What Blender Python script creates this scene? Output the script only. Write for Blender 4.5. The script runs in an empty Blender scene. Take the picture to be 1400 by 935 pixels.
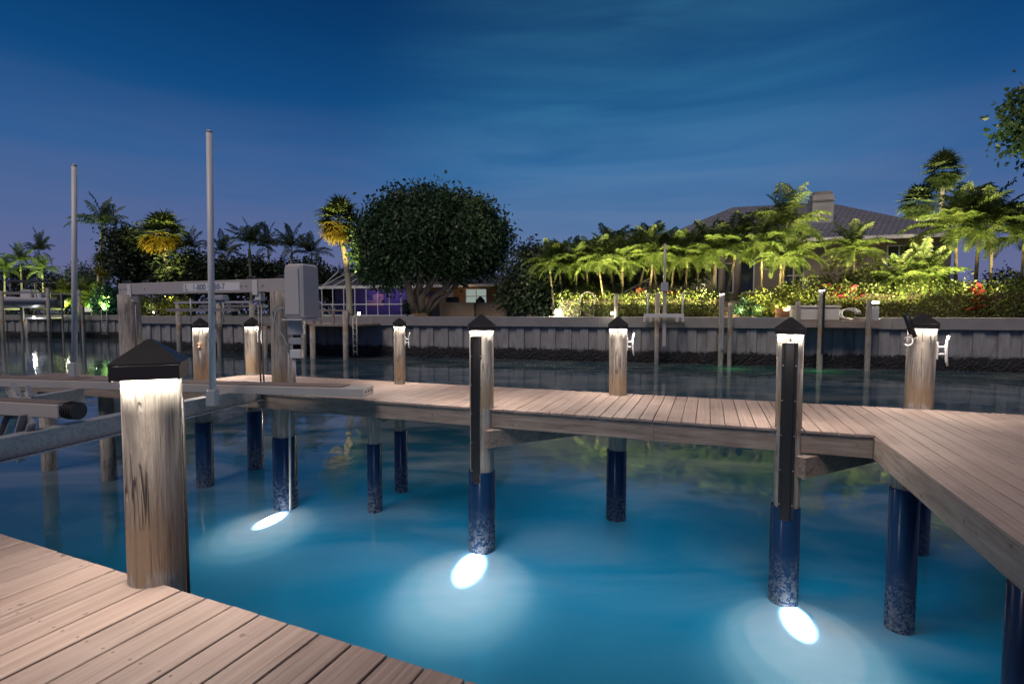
import bpy, math, random
import numpy as np
from mathutils import Vector, Matrix, Euler

random.seed(7)
rng = np.random.default_rng(11)
sc = bpy.context.scene
COL = sc.collection
R = math.radians
PI = math.pi

# ------------------------------------------------------------------ survey
# metres; water at z=0, dock boards at z=1.70, camera 1.1 m over the boards
CAM_Z, DECK = 2.8, 1.70
FPX, CX, CY, HOR = 720.0, 700.0, 467.5, 428.0
PITCH = math.atan((CY - HOR) / FPX)
FWD = Vector((0, math.cos(PITCH), -math.sin(PITCH)))
UPV = Vector((0, math.sin(PITCH), math.cos(PITCH)))

def ray(px, py):
    return Vector((1, 0, 0)) * ((px - CX) / FPX) + FWD - UPV * ((py - CY) / FPX)

def at(px, py, z):
    """surveyed photo point -> world point on the level z"""
    d = ray(px, py)
    t = (z - CAM_Z) / d.z
    return Vector((d.x * t, d.y * t, z))

def atd(px, py, y):
    d = ray(px, py)
    t = y / d.y
    return Vector((d.x * t, y, CAM_Z + d.z * t))

# ------------------------------------------------------------------ helpers
class MB:
    def __init__(s):
        s.v = []; s.f = []; s.sm = []
    def add(s, vs, fs, smooth=False):
        o = len(s.v)
        s.v += [tuple(p) for p in vs]
        s.f += [tuple(i + o for i in f) for f in fs]
        s.sm += [smooth] * len(fs)
        return s
    def box(s, x0, x1, y0, y1, z0, z1, M=None, b=0.0):
        if b <= 0:
            vs = [(x, y, z) for z in (z0, z1) for y in (y0, y1) for x in (x0, x1)]
            fs = [(0, 2, 3, 1), (4, 5, 7, 6), (0, 1, 5, 4), (2, 6, 7, 3), (0, 4, 6, 2), (1, 3, 7, 5)]
        else:
            vs = []; fs = []
            q = [(x0, y0), (x1, y0), (x1, y1), (x0, y1)]
            rings = [(z0, b), (z0 + b, 0), (z1 - b, 0), (z1, b)]
            for z, i in rings:
                for k, (x, y) in enumerate(q):
                    sx = 1 if x == x0 else -1; sy = 1 if y == y0 else -1
                    if k in (0, 2):
                        vs += [(x + sx * i, y + sy * (b + i), z), (x + sx * (b + i), y + sy * i, z)]
                    else:
                        vs += [(x + sx * (b + i), y + sy * i, z), (x + sx * i, y + sy * (b + i), z)]
            for r in range(3):
                for k in range(8):
                    a = r * 8 + k; c = r * 8 + (k + 1) % 8
                    fs.append((a, c, c + 8, a + 8))
            fs.append(tuple(reversed(range(8)))); fs.append(tuple(range(24, 32)))
        if M is not None:
            vs = [M @ Vector(p) for p in vs]
        return s.add(vs, fs)
    def tube(s, pts, rad, n=10, caps=True, smooth=True):
        pts = [Vector(p) for p in pts]
        if not hasattr(rad, '__len__'): rad = [rad] * len(pts)
        vs = []; fs = []
        up = None
        for i, p in enumerate(pts):
            t = (pts[min(i + 1, len(pts) - 1)] - pts[max(i - 1, 0)]).normalized()
            if up is None:
                ref = Vector((0, 0, 1)) if abs(t.z) < .9 else Vector((1, 0, 0))
                up = (ref - t * ref.dot(t)).normalized()
            else:
                up = (up - t * up.dot(t)).normalized()
            sd = t.cross(up)
            for k in range(n):
                a = 2 * PI * k / n
                vs.append(p + (up * math.sin(a) + sd * math.cos(a)) * rad[i])
        for i in range(len(pts) - 1):
            for k in range(n):
                a = i * n + k; b = i * n + (k + 1) % n
                fs.append((a, b, b + n, a + n))
        s.add(vs, fs, smooth)
        if caps:
            o = len(s.v) - len(vs)
            s.f += [tuple(o + k for k in reversed(range(n))), tuple(o + (len(pts) - 1) * n + k for k in range(n))]
            s.sm += [False, False]
        return s
    def prism(s, poly, z0, z1):
        n = len(poly)
        vs = [(x, y, z0) for x, y in poly] + [(x, y, z1) for x, y in poly]
        fs = [tuple(reversed(range(n))), tuple(range(n, 2 * n))]
        fs += [(k, (k + 1) % n, n + (k + 1) % n, n + k) for k in range(n)]
        return s.add(vs, fs)
    def build(s, name, m, parent=None, loc=None, rz=0.0):
        me = bpy.data.meshes.new(name)
        me.from_pydata(s.v, [], s.f)
        me.polygons.foreach_set('use_smooth', s.sm)
        me.update()
        me.materials.append(m)
        o = bpy.data.objects.new(name, me)
        COL.objects.link(o)
        if parent is not None: o.parent = parent
        if loc is not None: o.location = loc
        if rz: o.rotation_euler.z = rz
        return o

def tag(o, label=None, cat=None, group=None, kind=None):
    if label: o['label'] = label
    if cat: o['category'] = cat
    if group: o['group'] = group
    if kind: o['kind'] = kind
    return o

def thing(name, label, cat, loc=(0, 0, 0), rz=0.0, group=None):
    o = bpy.data.objects.new(name, None)
    COL.objects.link(o)
    o.location = loc; o.rotation_euler.z = rz
    o.empty_display_size = .2
    return tag(o, label, cat, group)

def lamp(name, kind, loc, energy, color, **kw):
    l = bpy.data.lights.new(name, kind)
    l.energy = energy; l.color = color
    for k, v in kw.items():
        if k not in ('aim', 'scale', 'parent'): setattr(l, k, v)
    o = bpy.data.objects.new(name, l)
    COL.objects.link(o)
    o.location = loc
    if 'aim' in kw:
        o.rotation_euler = Vector(kw['aim']).to_track_quat('-Z', 'Y').to_euler()
    if 'scale' in kw: o.scale = kw['scale']
    if 'parent' in kw: o.parent = kw['parent']
    return o

# ------------------------------------------------------------------ materials
class NT:
    def __init__(s, name):
        s.m = bpy.data.materials.new(name); s.m.use_nodes = True
        s.t = s.m.node_tree; s.t.nodes.clear()
        s.out = s.n('ShaderNodeOutputMaterial')
    def n(s, typ, **kw):
        nd = s.t.nodes.new(typ)
        for k, v in kw.items():
            if k in nd.inputs.keys() if not hasattr(nd, k) else False: nd.inputs[k].default_value = v
            else: setattr(nd, k, v)
        return nd
    def l(s, a, b): s.t.links.new(a, b)
    def val(s, sock, v):
        if isinstance(v, bpy.types.NodeSocket): s.l(v, sock)
        elif hasattr(v, '__len__') and len(v) == 3 and sock.type == 'RGBA': sock.default_value = (*v, 1)
        else: sock.default_value = v
    def math(s, op, a, b=0.0, clamp=False):
        nd = s.n('ShaderNodeMath', operation=op); nd.use_clamp = clamp
        s.val(nd.inputs[0], a); s.val(nd.inputs[1], b); return nd.outputs[0]
    def mix(s, f, a, b, blend='MIX'):
        nd = s.n('ShaderNodeMix', data_type='RGBA', blend_type=blend)
        s.val(nd.inputs[0], f); s.val(nd.inputs[6], a); s.val(nd.inputs[7], b); return nd.outputs[2]
    def coords(s, scale=(1, 1, 1), rnd=True, kind='Object'):
        tc = s.n('ShaderNodeTexCoord')
        mp = s.n('ShaderNodeMapping'); mp.inputs['Scale'].default_value = scale
        src = tc.outputs[kind]
        if rnd:
            oi = s.n('ShaderNodeObjectInfo')
            ad = s.n('ShaderNodeVectorMath', operation='ADD')
            mu = s.math('MULTIPLY', oi.outputs['Random'], 37.0)
            s.l(src, ad.inputs[0]); s.l(mu, ad.inputs[1]); src = ad.outputs[0]
        s.l(src, mp.inputs['Vector'])
        return mp.outputs[0]
    def noise(s, vec, scale=5, detail=4, rough=.55, dist=0.0):
        nd = s.n('ShaderNodeTexNoise'); s.l(vec, nd.inputs['Vector'])
        nd.inputs['Scale'].default_value = scale; nd.inputs['Detail'].default_value = detail
        nd.inputs['Roughness'].default_value = rough; nd.inputs['Distortion'].default_value = dist
        return nd.outputs[0]
    def ramp(s, f, stops):
        nd = s.n('ShaderNodeValToRGB'); e = nd.color_ramp.elements
        while len(e) < len(stops): e.new(.5)
        for el, (p, c) in zip(e, stops):
            el.position = p
            el.color = (*c, 1) if hasattr(c, '__len__') else (c, c, c, 1)
        s.l(f, nd.inputs[0]); return nd.outputs[0]
    def bump(s, h, strength=.3, dist=.02):
        nd = s.n('ShaderNodeBump'); nd.inputs['Strength'].default_value = strength
        nd.inputs['Distance'].default_value = dist; s.l(h, nd.inputs['Height']); return nd.outputs[0]
    def pbsdf(s, col, rough=.6, metal=0.0, normal=None, **kw):
        nd = s.n('ShaderNodeBsdfPrincipled')
        s.val(nd.inputs['Base Color'], col); s.val(nd.inputs['Roughness'], rough); s.val(nd.inputs['Metallic'], metal)
        if normal is not None: s.l(normal, nd.inputs['Normal'])
        for k, v in kw.items(): s.val(nd.inputs[k], v)
        return nd.outputs[0]
    def done(s, sh):
        s.l(sh, s.out.inputs['Surface']); return s.m
    def island(s):
        return s.n('ShaderNodeNewGeometry').outputs['Random Per Island']
    def sep(s, vec):
        nd = s.n('ShaderNodeSeparateXYZ'); s.l(vec, nd.inputs[0]); return nd.outputs

def plain(name, col, rough=.6, metal=0.0, var=.25, nscale=6, bump=.1, **kw):
    t = NT(name); c = t.coords()
    n = t.noise(c, nscale, 5)
    col2 = t.mix(t.math('MULTIPLY', n, var * 2), col, tuple(x * .45 for x in col))
    n2 = t.noise(c, nscale * 6, 3)
    r = t.math('ADD', t.math('MULTIPLY', n, .2), rough - .1)
    return t.done(t.pbsdf(col2, r, metal, t.bump(n2, bump, .01), **kw))

def emit(name, col, strength):
    t = NT(name); e = t.n('ShaderNodeEmission')
    e.inputs[0].default_value = (*col, 1); e.inputs[1].default_value = strength
    return t.done(e.outputs[0])

def wood_pile():
    t = NT('weathered_pile_wood')
    c = t.coords((1, 1, .09)); c1 = t.coords((1, 1, 1))
    g = t.noise(c, 26, 6, .65, .6)
    broad = t.noise(c, 7, 4, .6, .4)
    g2 = t.noise(t.coords((1, 1, .05)), 75, 4, .6, .3)
    g = t.math('ADD', t.math('MULTIPLY', g, .5), t.math('MULTIPLY', g2, .5))
    col = t.ramp(g, [(.34, (.14, .12, .095)), (.45, (.31, .28, .235)), (.55, (.42, .39, .34)), (.7, (.52, .49, .44))])
    # dark drips and weather stains
    st = t.noise(t.coords((1, 1, .3)), 6, 6, .68, .5)
    stm = t.ramp(st, [(.44, 0.0), (.66, 1.0)])
    col = t.mix(t.math('MULTIPLY', stm, .45), col, (.13, .115, .095))
    # the old treated tan shows low on the pile, where rain splashes off the boards
    z = t.sep(t.n('ShaderNodeTexCoord').outputs['Object'])[2]
    low = t.math('ADD', z, t.math('MULTIPLY', broad, .5))
    lowm = t.ramp(t.math('DIVIDE', low, 4.0), [(.485, 0.0), (.49, 1.0), (.535, 1.0), (.60, 0.0)])
    col = t.mix(t.math('MULTIPLY', lowm, .7), col, t.mix(g, (.17, .10, .045), (.44, .32, .18)))
    # checks (splits) along the grain
    ck = t.noise(t.coords((1, 1, .035)), 17, 3, .5, .9)
    ckm = t.ramp(ck, [(.485, 0.0), (.5, 1.0), (.515, 0.0)])
    brk = t.noise(c1, 3.0, 2)
    ckm = t.math('MULTIPLY', ckm, t.ramp(brk, [(.48, 0.0), (.56, 1.0)]))
    col = t.mix(t.math('MULTIPLY', ckm, .6), col, (.05, .038, .028))
    kn = t.n('ShaderNodeTexVoronoi'); t.l(t.coords((1, 1, .55)), kn.inputs['Vector']); kn.inputs['Scale'].default_value = 4.3
    knm = t.ramp(kn.outputs['Distance'], [(.05, 1.0), (.12, 0.0)])
    col = t.mix(t.math('MULTIPLY', knm, .4), col, (.10, .08, .06))
    h = t.math('SUBTRACT', g, t.math('MULTIPLY', ckm, 1.5))
    return t.done(t.pbsdf(col, .82, 0, t.bump(h, .9, .014)))

def wood_plank(name, a, b, cdark, sx=(30, 1.2, 30), bump=.5, rough=.75, screws=None):
    t = NT(name)
    c = t.coords(sx, rnd=False)
    isl = t.island()
    sh = t.n('ShaderNodeVectorMath', operation='ADD'); t.l(c, sh.inputs[0]); t.l(t.math('MULTIPLY', isl, 91.0), sh.inputs[1])
    g = t.noise(sh.outputs[0], 1.0, 6, .6, .7)
    fine = t.noise(sh.outputs[0], 4.0, 3, .6)
    col = t.ramp(g, [(.3, cdark), (.5, a), (.7, b)])
    tone = t.math('ADD', t.math('MULTIPLY', isl, .34), .8)
    hsv = t.n('ShaderNodeHueSaturation'); t.l(tone, hsv.inputs['Value']); t.l(col, hsv.inputs['Color'])
    col = hsv.outputs[0]
    wear = t.noise(t.coords((1, 1, 1), rnd=False), 1.1, 6, .62)
    col = t.mix(t.ramp(wear, [(.42, 0.0), (.72, .55)]), col, tuple(x * 1.25 for x in b))
    spots = t.noise(t.coords((1, 1, 1), rnd=False), 14, 2, .5)
    col = t.mix(t.ramp(spots, [(.69, 0.0), (.74, .6)]), col, tuple(x * .4 for x in cdark))
    if screws:
        x0, w, ho, y0, ys, xmax, ymin = screws
        xyz = t.sep(t.n('ShaderNodeTexCoord').outputs['Object'])
        fx = t.math('MULTIPLY', t.math('ABSOLUTE', t.math('SUBTRACT', t.math('FRACT', t.math('DIVIDE', t.math('SUBTRACT', xyz[0], x0), w)), .5)), w)
        dx_ = t.math('SUBTRACT', fx, ho)
        fy = t.math('SUBTRACT', t.math('FRACT', t.math('ADD', t.math('DIVIDE', t.math('SUBTRACT', xyz[1], y0), ys), .5)), .5)
        dy_ = t.math('MULTIPLY', fy, ys)
        d2 = t.math('ADD', t.math('MULTIPLY', dx_, dx_), t.math('MULTIPLY', dy_, dy_))
        mk = t.math('LESS_THAN', d2, .0050 ** 2)
        mk = t.math('MULTIPLY', mk, t.math('MULTIPLY', t.math('LESS_THAN', xyz[0], xmax), t.math('GREATER_THAN', xyz[1], ymin)))
        col = t.mix(t.math('MULTIPLY', mk, .75), col, (.06, .05, .045))
    gr = t.math('ADD', g, t.math('MULTIPLY', fine, .5))
    return t.done(t.pbsdf(col, rough, 0, t.bump(gr, bump, .006)))

def sleeve_mat():
    t = NT('pile_sleeve_plastic')
    c = t.coords()
    z = t.sep(t.n('ShaderNodeTexCoord').outputs['Object'])[2]
    n = t.noise(c, 9, 5, .6)
    fine = t.n('ShaderNodeTexVoronoi'); t.l(c, fine.inputs['Vector']); fine.inputs['Scale'].default_value = 46
    dens = t.math('SUBTRACT', 1.0, t.math('MULTIPLY', t.math('ADD', z, t.math('MULTIPLY', n, .42)), 1.3), True)
    barn = t.math('MULTIPLY', t.ramp(fine.outputs['Distance'], [(.12, 1.0), (.42, 0.0)]), dens, True)
    patch = t.math('MULTIPLY', t.ramp(t.noise(c, 22, 4, .7), [(.44, 0.0), (.6, 1.0)]), dens, True)
    m = t.math('MAXIMUM', t.math('MULTIPLY', barn, .85), t.math('MULTIPLY', patch, .6), True)
    col = t.mix(m, (.008, .037, .105), (.30, .36, .38))
    rough = t.math('ADD', .2, t.math('MULTIPLY', m, .6))
    return t.done(t.pbsdf(col, rough, 0, t.bump(t.math('ADD', m, t.math('MULTIPLY', n, .1)), .5, .012)))

def leaf(name, cols, trans=.35, rough=.5):
    t = NT(name)
    isl = t.island()
    k = len(cols)
    col = t.ramp(isl, [(i / max(1, k - 1), c) for i, c in enumerate(cols)])
    d = t.pbsdf(col, rough)
    tr = t.n('ShaderNodeBsdfTranslucent'); t.l(col, tr.inputs[0])
    mx = t.n('ShaderNodeMixShader'); mx.inputs[0].default_value = trans
    t.l(d, mx.inputs[1]); t.l(tr.outputs[0], mx.inputs[2])
    return t.done(mx.outputs[0])

def water_mat():
    t = NT('canal_water')
    c = t.coords((1, 1, 1), rnd=False)
    w = t.noise(t.coords((1.0, .55, 1), rnd=False), 1.3, 3, .5)
    w2 = t.noise(t.coords((1.0, .6, 1), rnd=False), 6.0, 2, .5)
    h = t.math('ADD', w, t.math('MULTIPLY', w2, .16))
    nrm = t.bump(h, .12, .10)
    big = t.noise(c, .22, 4, .6)
    milky = t.noise(t.coords((.6, 1.3, 1), rnd=False), .55, 5, .6, .8)  # grey milky patches, mixed in more strongly past the near basin
    xy = t.sep(c)
    vv = t.math('ADD', t.math('MULTIPLY', xy[0], .35), t.math('MULTIPLY', xy[1], .937))
    far_fade = t.n('ShaderNodeMapRange', interpolation_type='SMOOTHSTEP'); t.l(vv, far_fade.inputs[0]); far_fade.inputs[1].default_value = 3.6; far_fade.inputs[2].default_value = 6.2; far_fade.inputs[3].default_value = .12
    body = t.mix(t.math('MULTIPLY', t.ramp(milky, [(.40, 0.0), (.68, 1.0)]), far_fade.outputs[0]), (.010, .046, .072), (.150, .170, .180))
    df = t.n('ShaderNodeBsdfDiffuse'); t.l(body, df.inputs[0])
    tr = t.n('ShaderNodeBsdfTranslucent'); t.l(t.mix(big, (.10, .27, .50), (.12, .31, .55)), tr.inputs[0])
    ad = t.n('ShaderNodeAddShader'); t.l(df.outputs[0], ad.inputs[0]); t.l(tr.outputs[0], ad.inputs[1])
    tp = t.n('ShaderNodeBsdfTransparent'); tp.inputs[0].default_value = (.25, .62, .8, 1)
    mx = t.n('ShaderNodeMixShader'); mx.inputs[0].default_value = .10
    t.l(ad.outputs[0], mx.inputs[1]); t.l(tp.outputs[0], mx.inputs[2])
    gl = t.n('ShaderNodeBsdfGlossy'); gl.inputs['Roughness'].default_value = .04; gl.inputs[0].default_value = (.9, .95, 1, 1)
    t.l(nrm, gl.inputs['Normal'])
    fr = t.n('ShaderNodeFresnel'); fr.inputs[0].default_value = 1.33; t.l(nrm, fr.inputs['Normal'])
    m2 = t.n('ShaderNodeMixShader'); t.l(fr.outputs[0], m2.inputs[0]); t.l(mx.outputs[0], m2.inputs[1]); t.l(gl.outputs[0], m2.inputs[2])
    return t.done(m2.outputs[0])

def seawall_mat():
    t = NT('seawall_panels')
    c = t.coords((1, 1, .2), rnd=False)
    n = t.noise(c, 3, 6, .65, .3); n2 = t.noise(t.coords((1, 1, 1), rnd=False), .7, 3)
    col = t.ramp(n, [(.3, (.17, .165, .165)), (.5, (.31, .305, .305)), (.72, (.40, .395, .39))])
    z = t.sep(t.n('ShaderNodeTexCoord').outputs['Object'])[2]
    stain = t.ramp(t.math('ADD', z, t.math('MULTIPLY', n, .45)), [(.80, 1.0), (1.1, 0.0)])
    col = t.mix(t.math('MULTIPLY', stain, .85), col, (.04, .038, .032))
    col = t.mix(t.math('MULTIPLY', n2, .5), col, (.12, .12, .125))
    return t.done(t.pbsdf(col, .85, 0, t.bump(n, .3, .02)))

def oyster_mat():
    t = NT('oyster_crust')
    c = t.coords((1, 1, 1), rnd=False)
    v = t.n('ShaderNodeTexVoronoi'); t.l(c, v.inputs['Vector']); v.inputs['Scale'].default_value = 7
    n = t.noise(c, 3, 5, .7)
    m = t.math('MULTIPLY', t.ramp(v.outputs['Distance'], [(.1, 1.0), (.35, 0.0)]), t.ramp(n, [(.45, 0.0), (.65, 1.0)]))
    col = t.mix(m, (.006, .006, .007), (.09, .085, .08))
    return t.done(t.pbsdf(col, .8, 0, t.bump(v.outputs['Distance'], .6, .05)))

def tile_roof(name, a, b):
    t = NT(name)
    br = t.n('ShaderNodeTexBrick'); t.l(t.coords((1, 1, 1), rnd=False), br.inputs['Vector'])
    br.inputs['Scale'].default_value = 1.0
    br.inputs['Brick Width'].default_value = .34; br.inputs['Row Height'].default_value = .33
    br.inputs['Mortar Size'].default_value = .035; br.inputs['Mortar Smooth'].default_value = .6
    br.inputs[1].default_value = (*a, 1); br.inputs[2].default_value = (*b, 1); br.inputs[3].default_value = (a[0] * .3, a[1] * .3, a[2] * .3, 1)
    n = t.noise(t.coords((1, 1, 1), rnd=False), .9, 5, .6)
    col = t.mix(t.math('MULTIPLY', n, .6), br.outputs[0], tuple(x * .5 for x in a))
    return t.done(t.pbsdf(col, .75, 0, t.bump(t.math('SUBTRACT', n, t.math('MULTIPLY', br.outputs[1], 1.0)), .8, .05)))

def galv():
    t = NT('galvanised_steel')
    v = t.n('ShaderNodeTexVoronoi'); t.l(t.coords(), v.inputs['Vector']); v.inputs['Scale'].default_value = 45
    s_ = t.sep(v.outputs['Color'])
    n = t.noise(t.coords(), 3, 5)
    col = t.mix(s_[0], (.34, .35, .36), (.5, .51, .52)); col = t.mix(t.math('MULTIPLY', n, .55), col, (.22, .2, .19))
    return t.done(t.pbsdf(col, .5, .35, t.bump(n, .1, .01)))

def trunk_mat(name, a, b, rings=9):
    t = NT(name)
    c = t.coords((1, 1, 1)); n = t.noise(c, 5, 5, .6)
    z = t.sep(c)[2]
    w = t.math('FRACT', t.math('ADD', t.math('MULTIPLY', z, rings), n))
    rim = t.ramp(w, [(.0, 0.0), (.12, 1.0), (.9, .8), (1.0, 0.0)])
    col = t.mix(n, a, b)
    col = t.mix(t.math('MULTIPLY', t.math('SUBTRACT', 1.0, rim), .6), col, tuple(x * .3 for x in a))
    return t.done(t.pbsdf(col, .9, 0, t.bump(t.math('ADD', n, rim), .5, .03)))

def grass_mat(name, a, b):
    t = NT(name); n = t.noise(t.coords((1, 1, 1), rnd=False), 1.6, 6, .7); n2 = t.noise(t.coords((1, 1, 1), rnd=False), 14, 3)
    col = t.mix(n, a, b)
    return t.done(t.pbsdf(col, .95, 0, t.bump(n2, .6, .05)))

DK = ('composite_deck_boards', (.272, .204, .172), (.352, .280, .240), (.185, .134, .112), (46, 1.0, 46), .4, .62)
M = dict(
    deckn=wood_plank(DK[0] + '_near', *DK[1:], screws=(-9.0, 10.4 / 73, .045, 1.0, .55, 99, -99)),
    pile=wood_pile(),
    deck=wood_plank(*DK, screws=(-7.75, 9.17 / 66, .045, 6.0225, .42, 1.42, 5.5)),
    beam=wood_plank('grey_dock_timber', (.23, .18, .145), (.32, .27, .225), (.12, .09, .07), (2.2, 30, 30), .5),
    beamv=wood_plank('grey_dock_timber_across', (.23, .18, .145), (.32, .27, .225), (.12, .09, .07), (30, 2.2, 30), .5),
    sleeve=sleeve_mat(),
    cap=plain('black_cap_plastic', (.026, .025, .024), .42, 0, .3, 12, .05),
    black=plain('black_rubber', (.016, .016, .017), .5, 0, .3, 12, .05),
    ring=emit('led_ring', (1.0, .91, .80), 135),
    lens=emit('light_pool_glow', (1.0, .97, .92), 9.0),  # glow of the light pool on the water, given to an added dome
    lampw=emit('warm_lamp', (1.0, .88, .66), 30),
    lampw2=emit('bright_dock_lamp', (1.0, .90, .72), 420),
    glowwin=emit('lit_window_glass', (.62, .74, .68), .38),
    red=emit('red_indicator', (1, .03, .05), 1.2),
    alu=plain('aluminium', (.50, .465, .43), .48, .25, .18, 4, .03),
    galv=galv(),
    white=plain('white_pvc', (.62, .62, .61), .45, 0, .08, 5, .02),
    boxw=plain('motor_cover_plastic', (.50, .49, .47), .5, 0, .12, 4, .03),
    grey=plain('grey_conduit', (.36, .38, .40), .45, 0, .1, 5, .02),
    steel=plain('stainless_steel', (.68, .68, .68), .3, .7, .1, 8, .02),
    cable=plain('steel_cable', (.28, .26, .25), .5, .4, .1, 30, .2),
    carpet=plain('bunk_pad', (.20, .16, .145), .95, 0, .3, 10, .4),
    sea=seawall_mat(),
    capconc=plain('seawall_cap_concrete', (.29, .28, .275), .85, 0, .35, 2.2, .4),
    oyster=oyster_mat(),
    water=water_mat(),
    bed=plain('canal_mud', (.05, .055, .05), .95, 0, .3, .5, .2),
    lawn=grass_mat('lawn_grass', (.035, .075, .018), (.07, .12, .03)),
    stucco=plain('cream_stucco', (.24, .21, .175), .9, 0, .2, 3, .4),
    tan=plain('tan_stucco', (.36, .23, .13), .9, 0, .25, 3, .4),
    counter=plain('counter_tan_stone', (.33, .23, .16), .85, 0, .3, 4, .4),
    counterw=plain('pale_chimney_stucco', (.44, .43, .42), .9, 0, .3, 2, .4),
    whitep=plain('white_paint', (.72, .72, .72), .55, 0, .12, 4, .1),
    roofr=tile_roof('grey_concrete_tiles', (.165, .17, .215), (.215, .22, .265)),
    roofm=tile_roof('dark_shingles', (.07, .075, .10), (.09, .095, .12)),
    glass=plain('dark_window_glass', (.02, .03, .045), .08, 0, .1, 2, .0),
    purple=plain('violet_lit_wall', (.17, .13, .36), .9, 0, .15, 3, .2),  # violet patio light put into the wall's base colour
    flagr=plain('flag_red', (.46, .06, .08), .8, 0, .1, 5, .1),
    flagw=plain('flag_white', (.66, .62, .68), .8, 0, .1, 5, .1),
    flagb=plain('flag_blue', (.08, .09, .32), .8, 0, .1, 5, .1),
    stone=plain('step_stone', (.36, .28, .19), .9, 0, .4, 5, .7),
    bark=plain('fig_bark', (.17, .135, .11), .92, 0, .4, 5, .8),
    palmtrunk=trunk_mat('palm_trunk', (.22, .18, .145), (.36, .31, .25)),
    shaft=trunk_mat('green_crownshaft', (.18, .22, .06), (.24, .30, .08), 2),
    slim=trunk_mat('slim_palm_trunk', (.14, .115, .075), (.22, .18, .115), 7),
    navy=plain('navy_gelcoat', (.05, .055, .075), .3, 0, .1, 3, .02),
    hullw=plain('grey_hull', (.36, .36, .40), .35, 0, .12, 2, .02),
    canvas=plain('dark_canvas', (.05, .05, .08), .8, 0, .2, 5, .2),
    terracotta=plain('terracotta', (.30, .15, .08), .85, 0, .3, 5, .3),
    cratew=plain('pale_dock_box', (.58, .55, .50), .5, 0, .1, 3, .05),
    ink=plain('blue_lettering', (.07, .10, .22), .6, 0, .1, 8, .02),
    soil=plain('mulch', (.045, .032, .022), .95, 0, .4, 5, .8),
)
L = dict(
    feather=leaf('palm_leaf', [(.045, .085, .016), (.08, .14, .026), (.15, .20, .045), (.065, .115, .02), (.20, .23, .08)], .35),
    royal=leaf('dark_palm_leaf', [(.022, .045, .016), (.035, .065, .02), (.055, .085, .025)], .3),
    fan=leaf('fan_palm_leaf', [(.07, .115, .03), (.11, .155, .045), (.16, .19, .06)], .35),
    thatch=leaf('old_fan_leaf', [(.26, .20, .025), (.36, .26, .03), (.28, .23, .04), (.18, .14, .03)], .4),
    fig=leaf('fig_leaf', [(.024, .056, .024), (.036, .08, .032), (.055, .108, .042), (.03, .066, .027)], .25),
    dark=leaf('dark_bush_leaf', [(.016, .032, .016), (.026, .046, .02), (.035, .055, .02)], .25),
    hedge=leaf('hedge_leaf', [(.05, .08, .018), (.09, .12, .026), (.115, .145, .03), (.06, .095, .02)], .35),
    lime=leaf('lime_leaf', [(.07, .11, .018), (.12, .15, .026), (.16, .18, .04)], .4),
    red=leaf('red_cordyline_leaf', [(.13, .012, .016), (.22, .02, .025), (.09, .01, .014), (.28, .05, .03)], .35),
    fern=leaf('teal_fern_leaf', [(.018, .065, .045), (.03, .10, .06), (.04, .12, .07)], .3),
)

# ------------------------------------------------------------------ world, sun, camera
world = bpy.data.worlds.new('World'); sc.world = world
world.use_nodes = True
wt = world.node_tree; wt.nodes.clear()
def wn(t, **k):
    n = wt.nodes.new(t)
    for a, b in k.items(): setattr(n, a, b)
    return n
SUN_EL, SUN_AZ = 30.0, 205.0          # the soft fill comes from behind the camera's left shoulder
sky = wn('ShaderNodeTexSky', sky_type='NISHITA', sun_disc=False)
sky.sun_elevation = R(-4.0); sky.sun_rotation = R(20)
tc = wn('ShaderNodeTexCoord')
sp = wn('ShaderNodeSeparateXYZ'); wt.links.new(tc.outputs['Generated'], sp.inputs[0])
rp = wn('ShaderNodeValToRGB')
def lin(r, g, b):
    f = lambda c: (c / 255 / 12.92) if c / 255 <= .04045 else ((c / 255 + .055) / 1.055) ** 2.4
    return (f(r), f(g), f(b), 1)
stops = [(0.0, lin(98, 99, 134)), (.08, lin(90, 100, 142)), (.16, lin(68, 96, 143)), (.25, lin(36, 87, 140)), (.34, lin(12, 70, 122)), (.44, lin(4, 55, 104)), (.56, lin(1, 39, 82)), (.78, lin(1, 22, 58))]
els = rp.color_ramp.elements
while len(els) < len(stops): els.new(.5)
for e, (p, c) in zip(els, stops): e.position = p; e.color = c
wt.links.new(sp.outputs[2], rp.inputs[0])
mp = wn('ShaderNodeMapping'); mp.inputs['Scale'].default_value = (1.3, 1.3, 11.0)
wt.links.new(tc.outputs['Generated'], mp.inputs[0])
nz = wn('ShaderNodeTexNoise'); nz.inputs['Scale'].default_value = 1.5; nz.inputs['Detail'].default_value = 6; nz.inputs['Roughness'].default_value = .55
nz.inputs['Distortion'].default_value = .4
wt.links.new(mp.outputs[0], nz.inputs['Vector'])
cr = wn('ShaderNodeValToRGB'); cr.color_ramp.elements[0].position = .34; cr.color_ramp.elements[1].position = .84
wt.links.new(nz.outputs[0], cr.inputs[0])
# where the last glow sits in the sky: a broad patch of thin lit cloud right of centre
gd = Vector((.22, 1, .24)).normalized()
dp = wn('ShaderNodeVectorMath', operation='DOT_PRODUCT'); dp.inputs[1].default_value = gd
wt.links.new(tc.outputs['Generated'], dp.inputs[0])
gr = wn('ShaderNodeMapRange'); gr.inputs[1].default_value = .86; gr.inputs[2].default_value = 1.0; gr.interpolation_type = 'SMOOTHSTEP'
wt.links.new(dp.outputs['Value'], gr.inputs[0])
ma = wn('ShaderNodeMath', operation='MULTIPLY'); wt.links.new(cr.outputs[0], ma.inputs[0]); wt.links.new(gr.outputs[0], ma.inputs[1])
ma2 = wn('ShaderNodeMath', operation='MULTIPLY_ADD'); wt.links.new(gr.outputs[0], ma2.inputs[0]); ma2.inputs[1].default_value = .35; wt.links.new(ma.outputs[0], ma2.inputs[2])
mx = wn('ShaderNodeMix', data_type='RGBA', blend_type='ADD')
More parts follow.
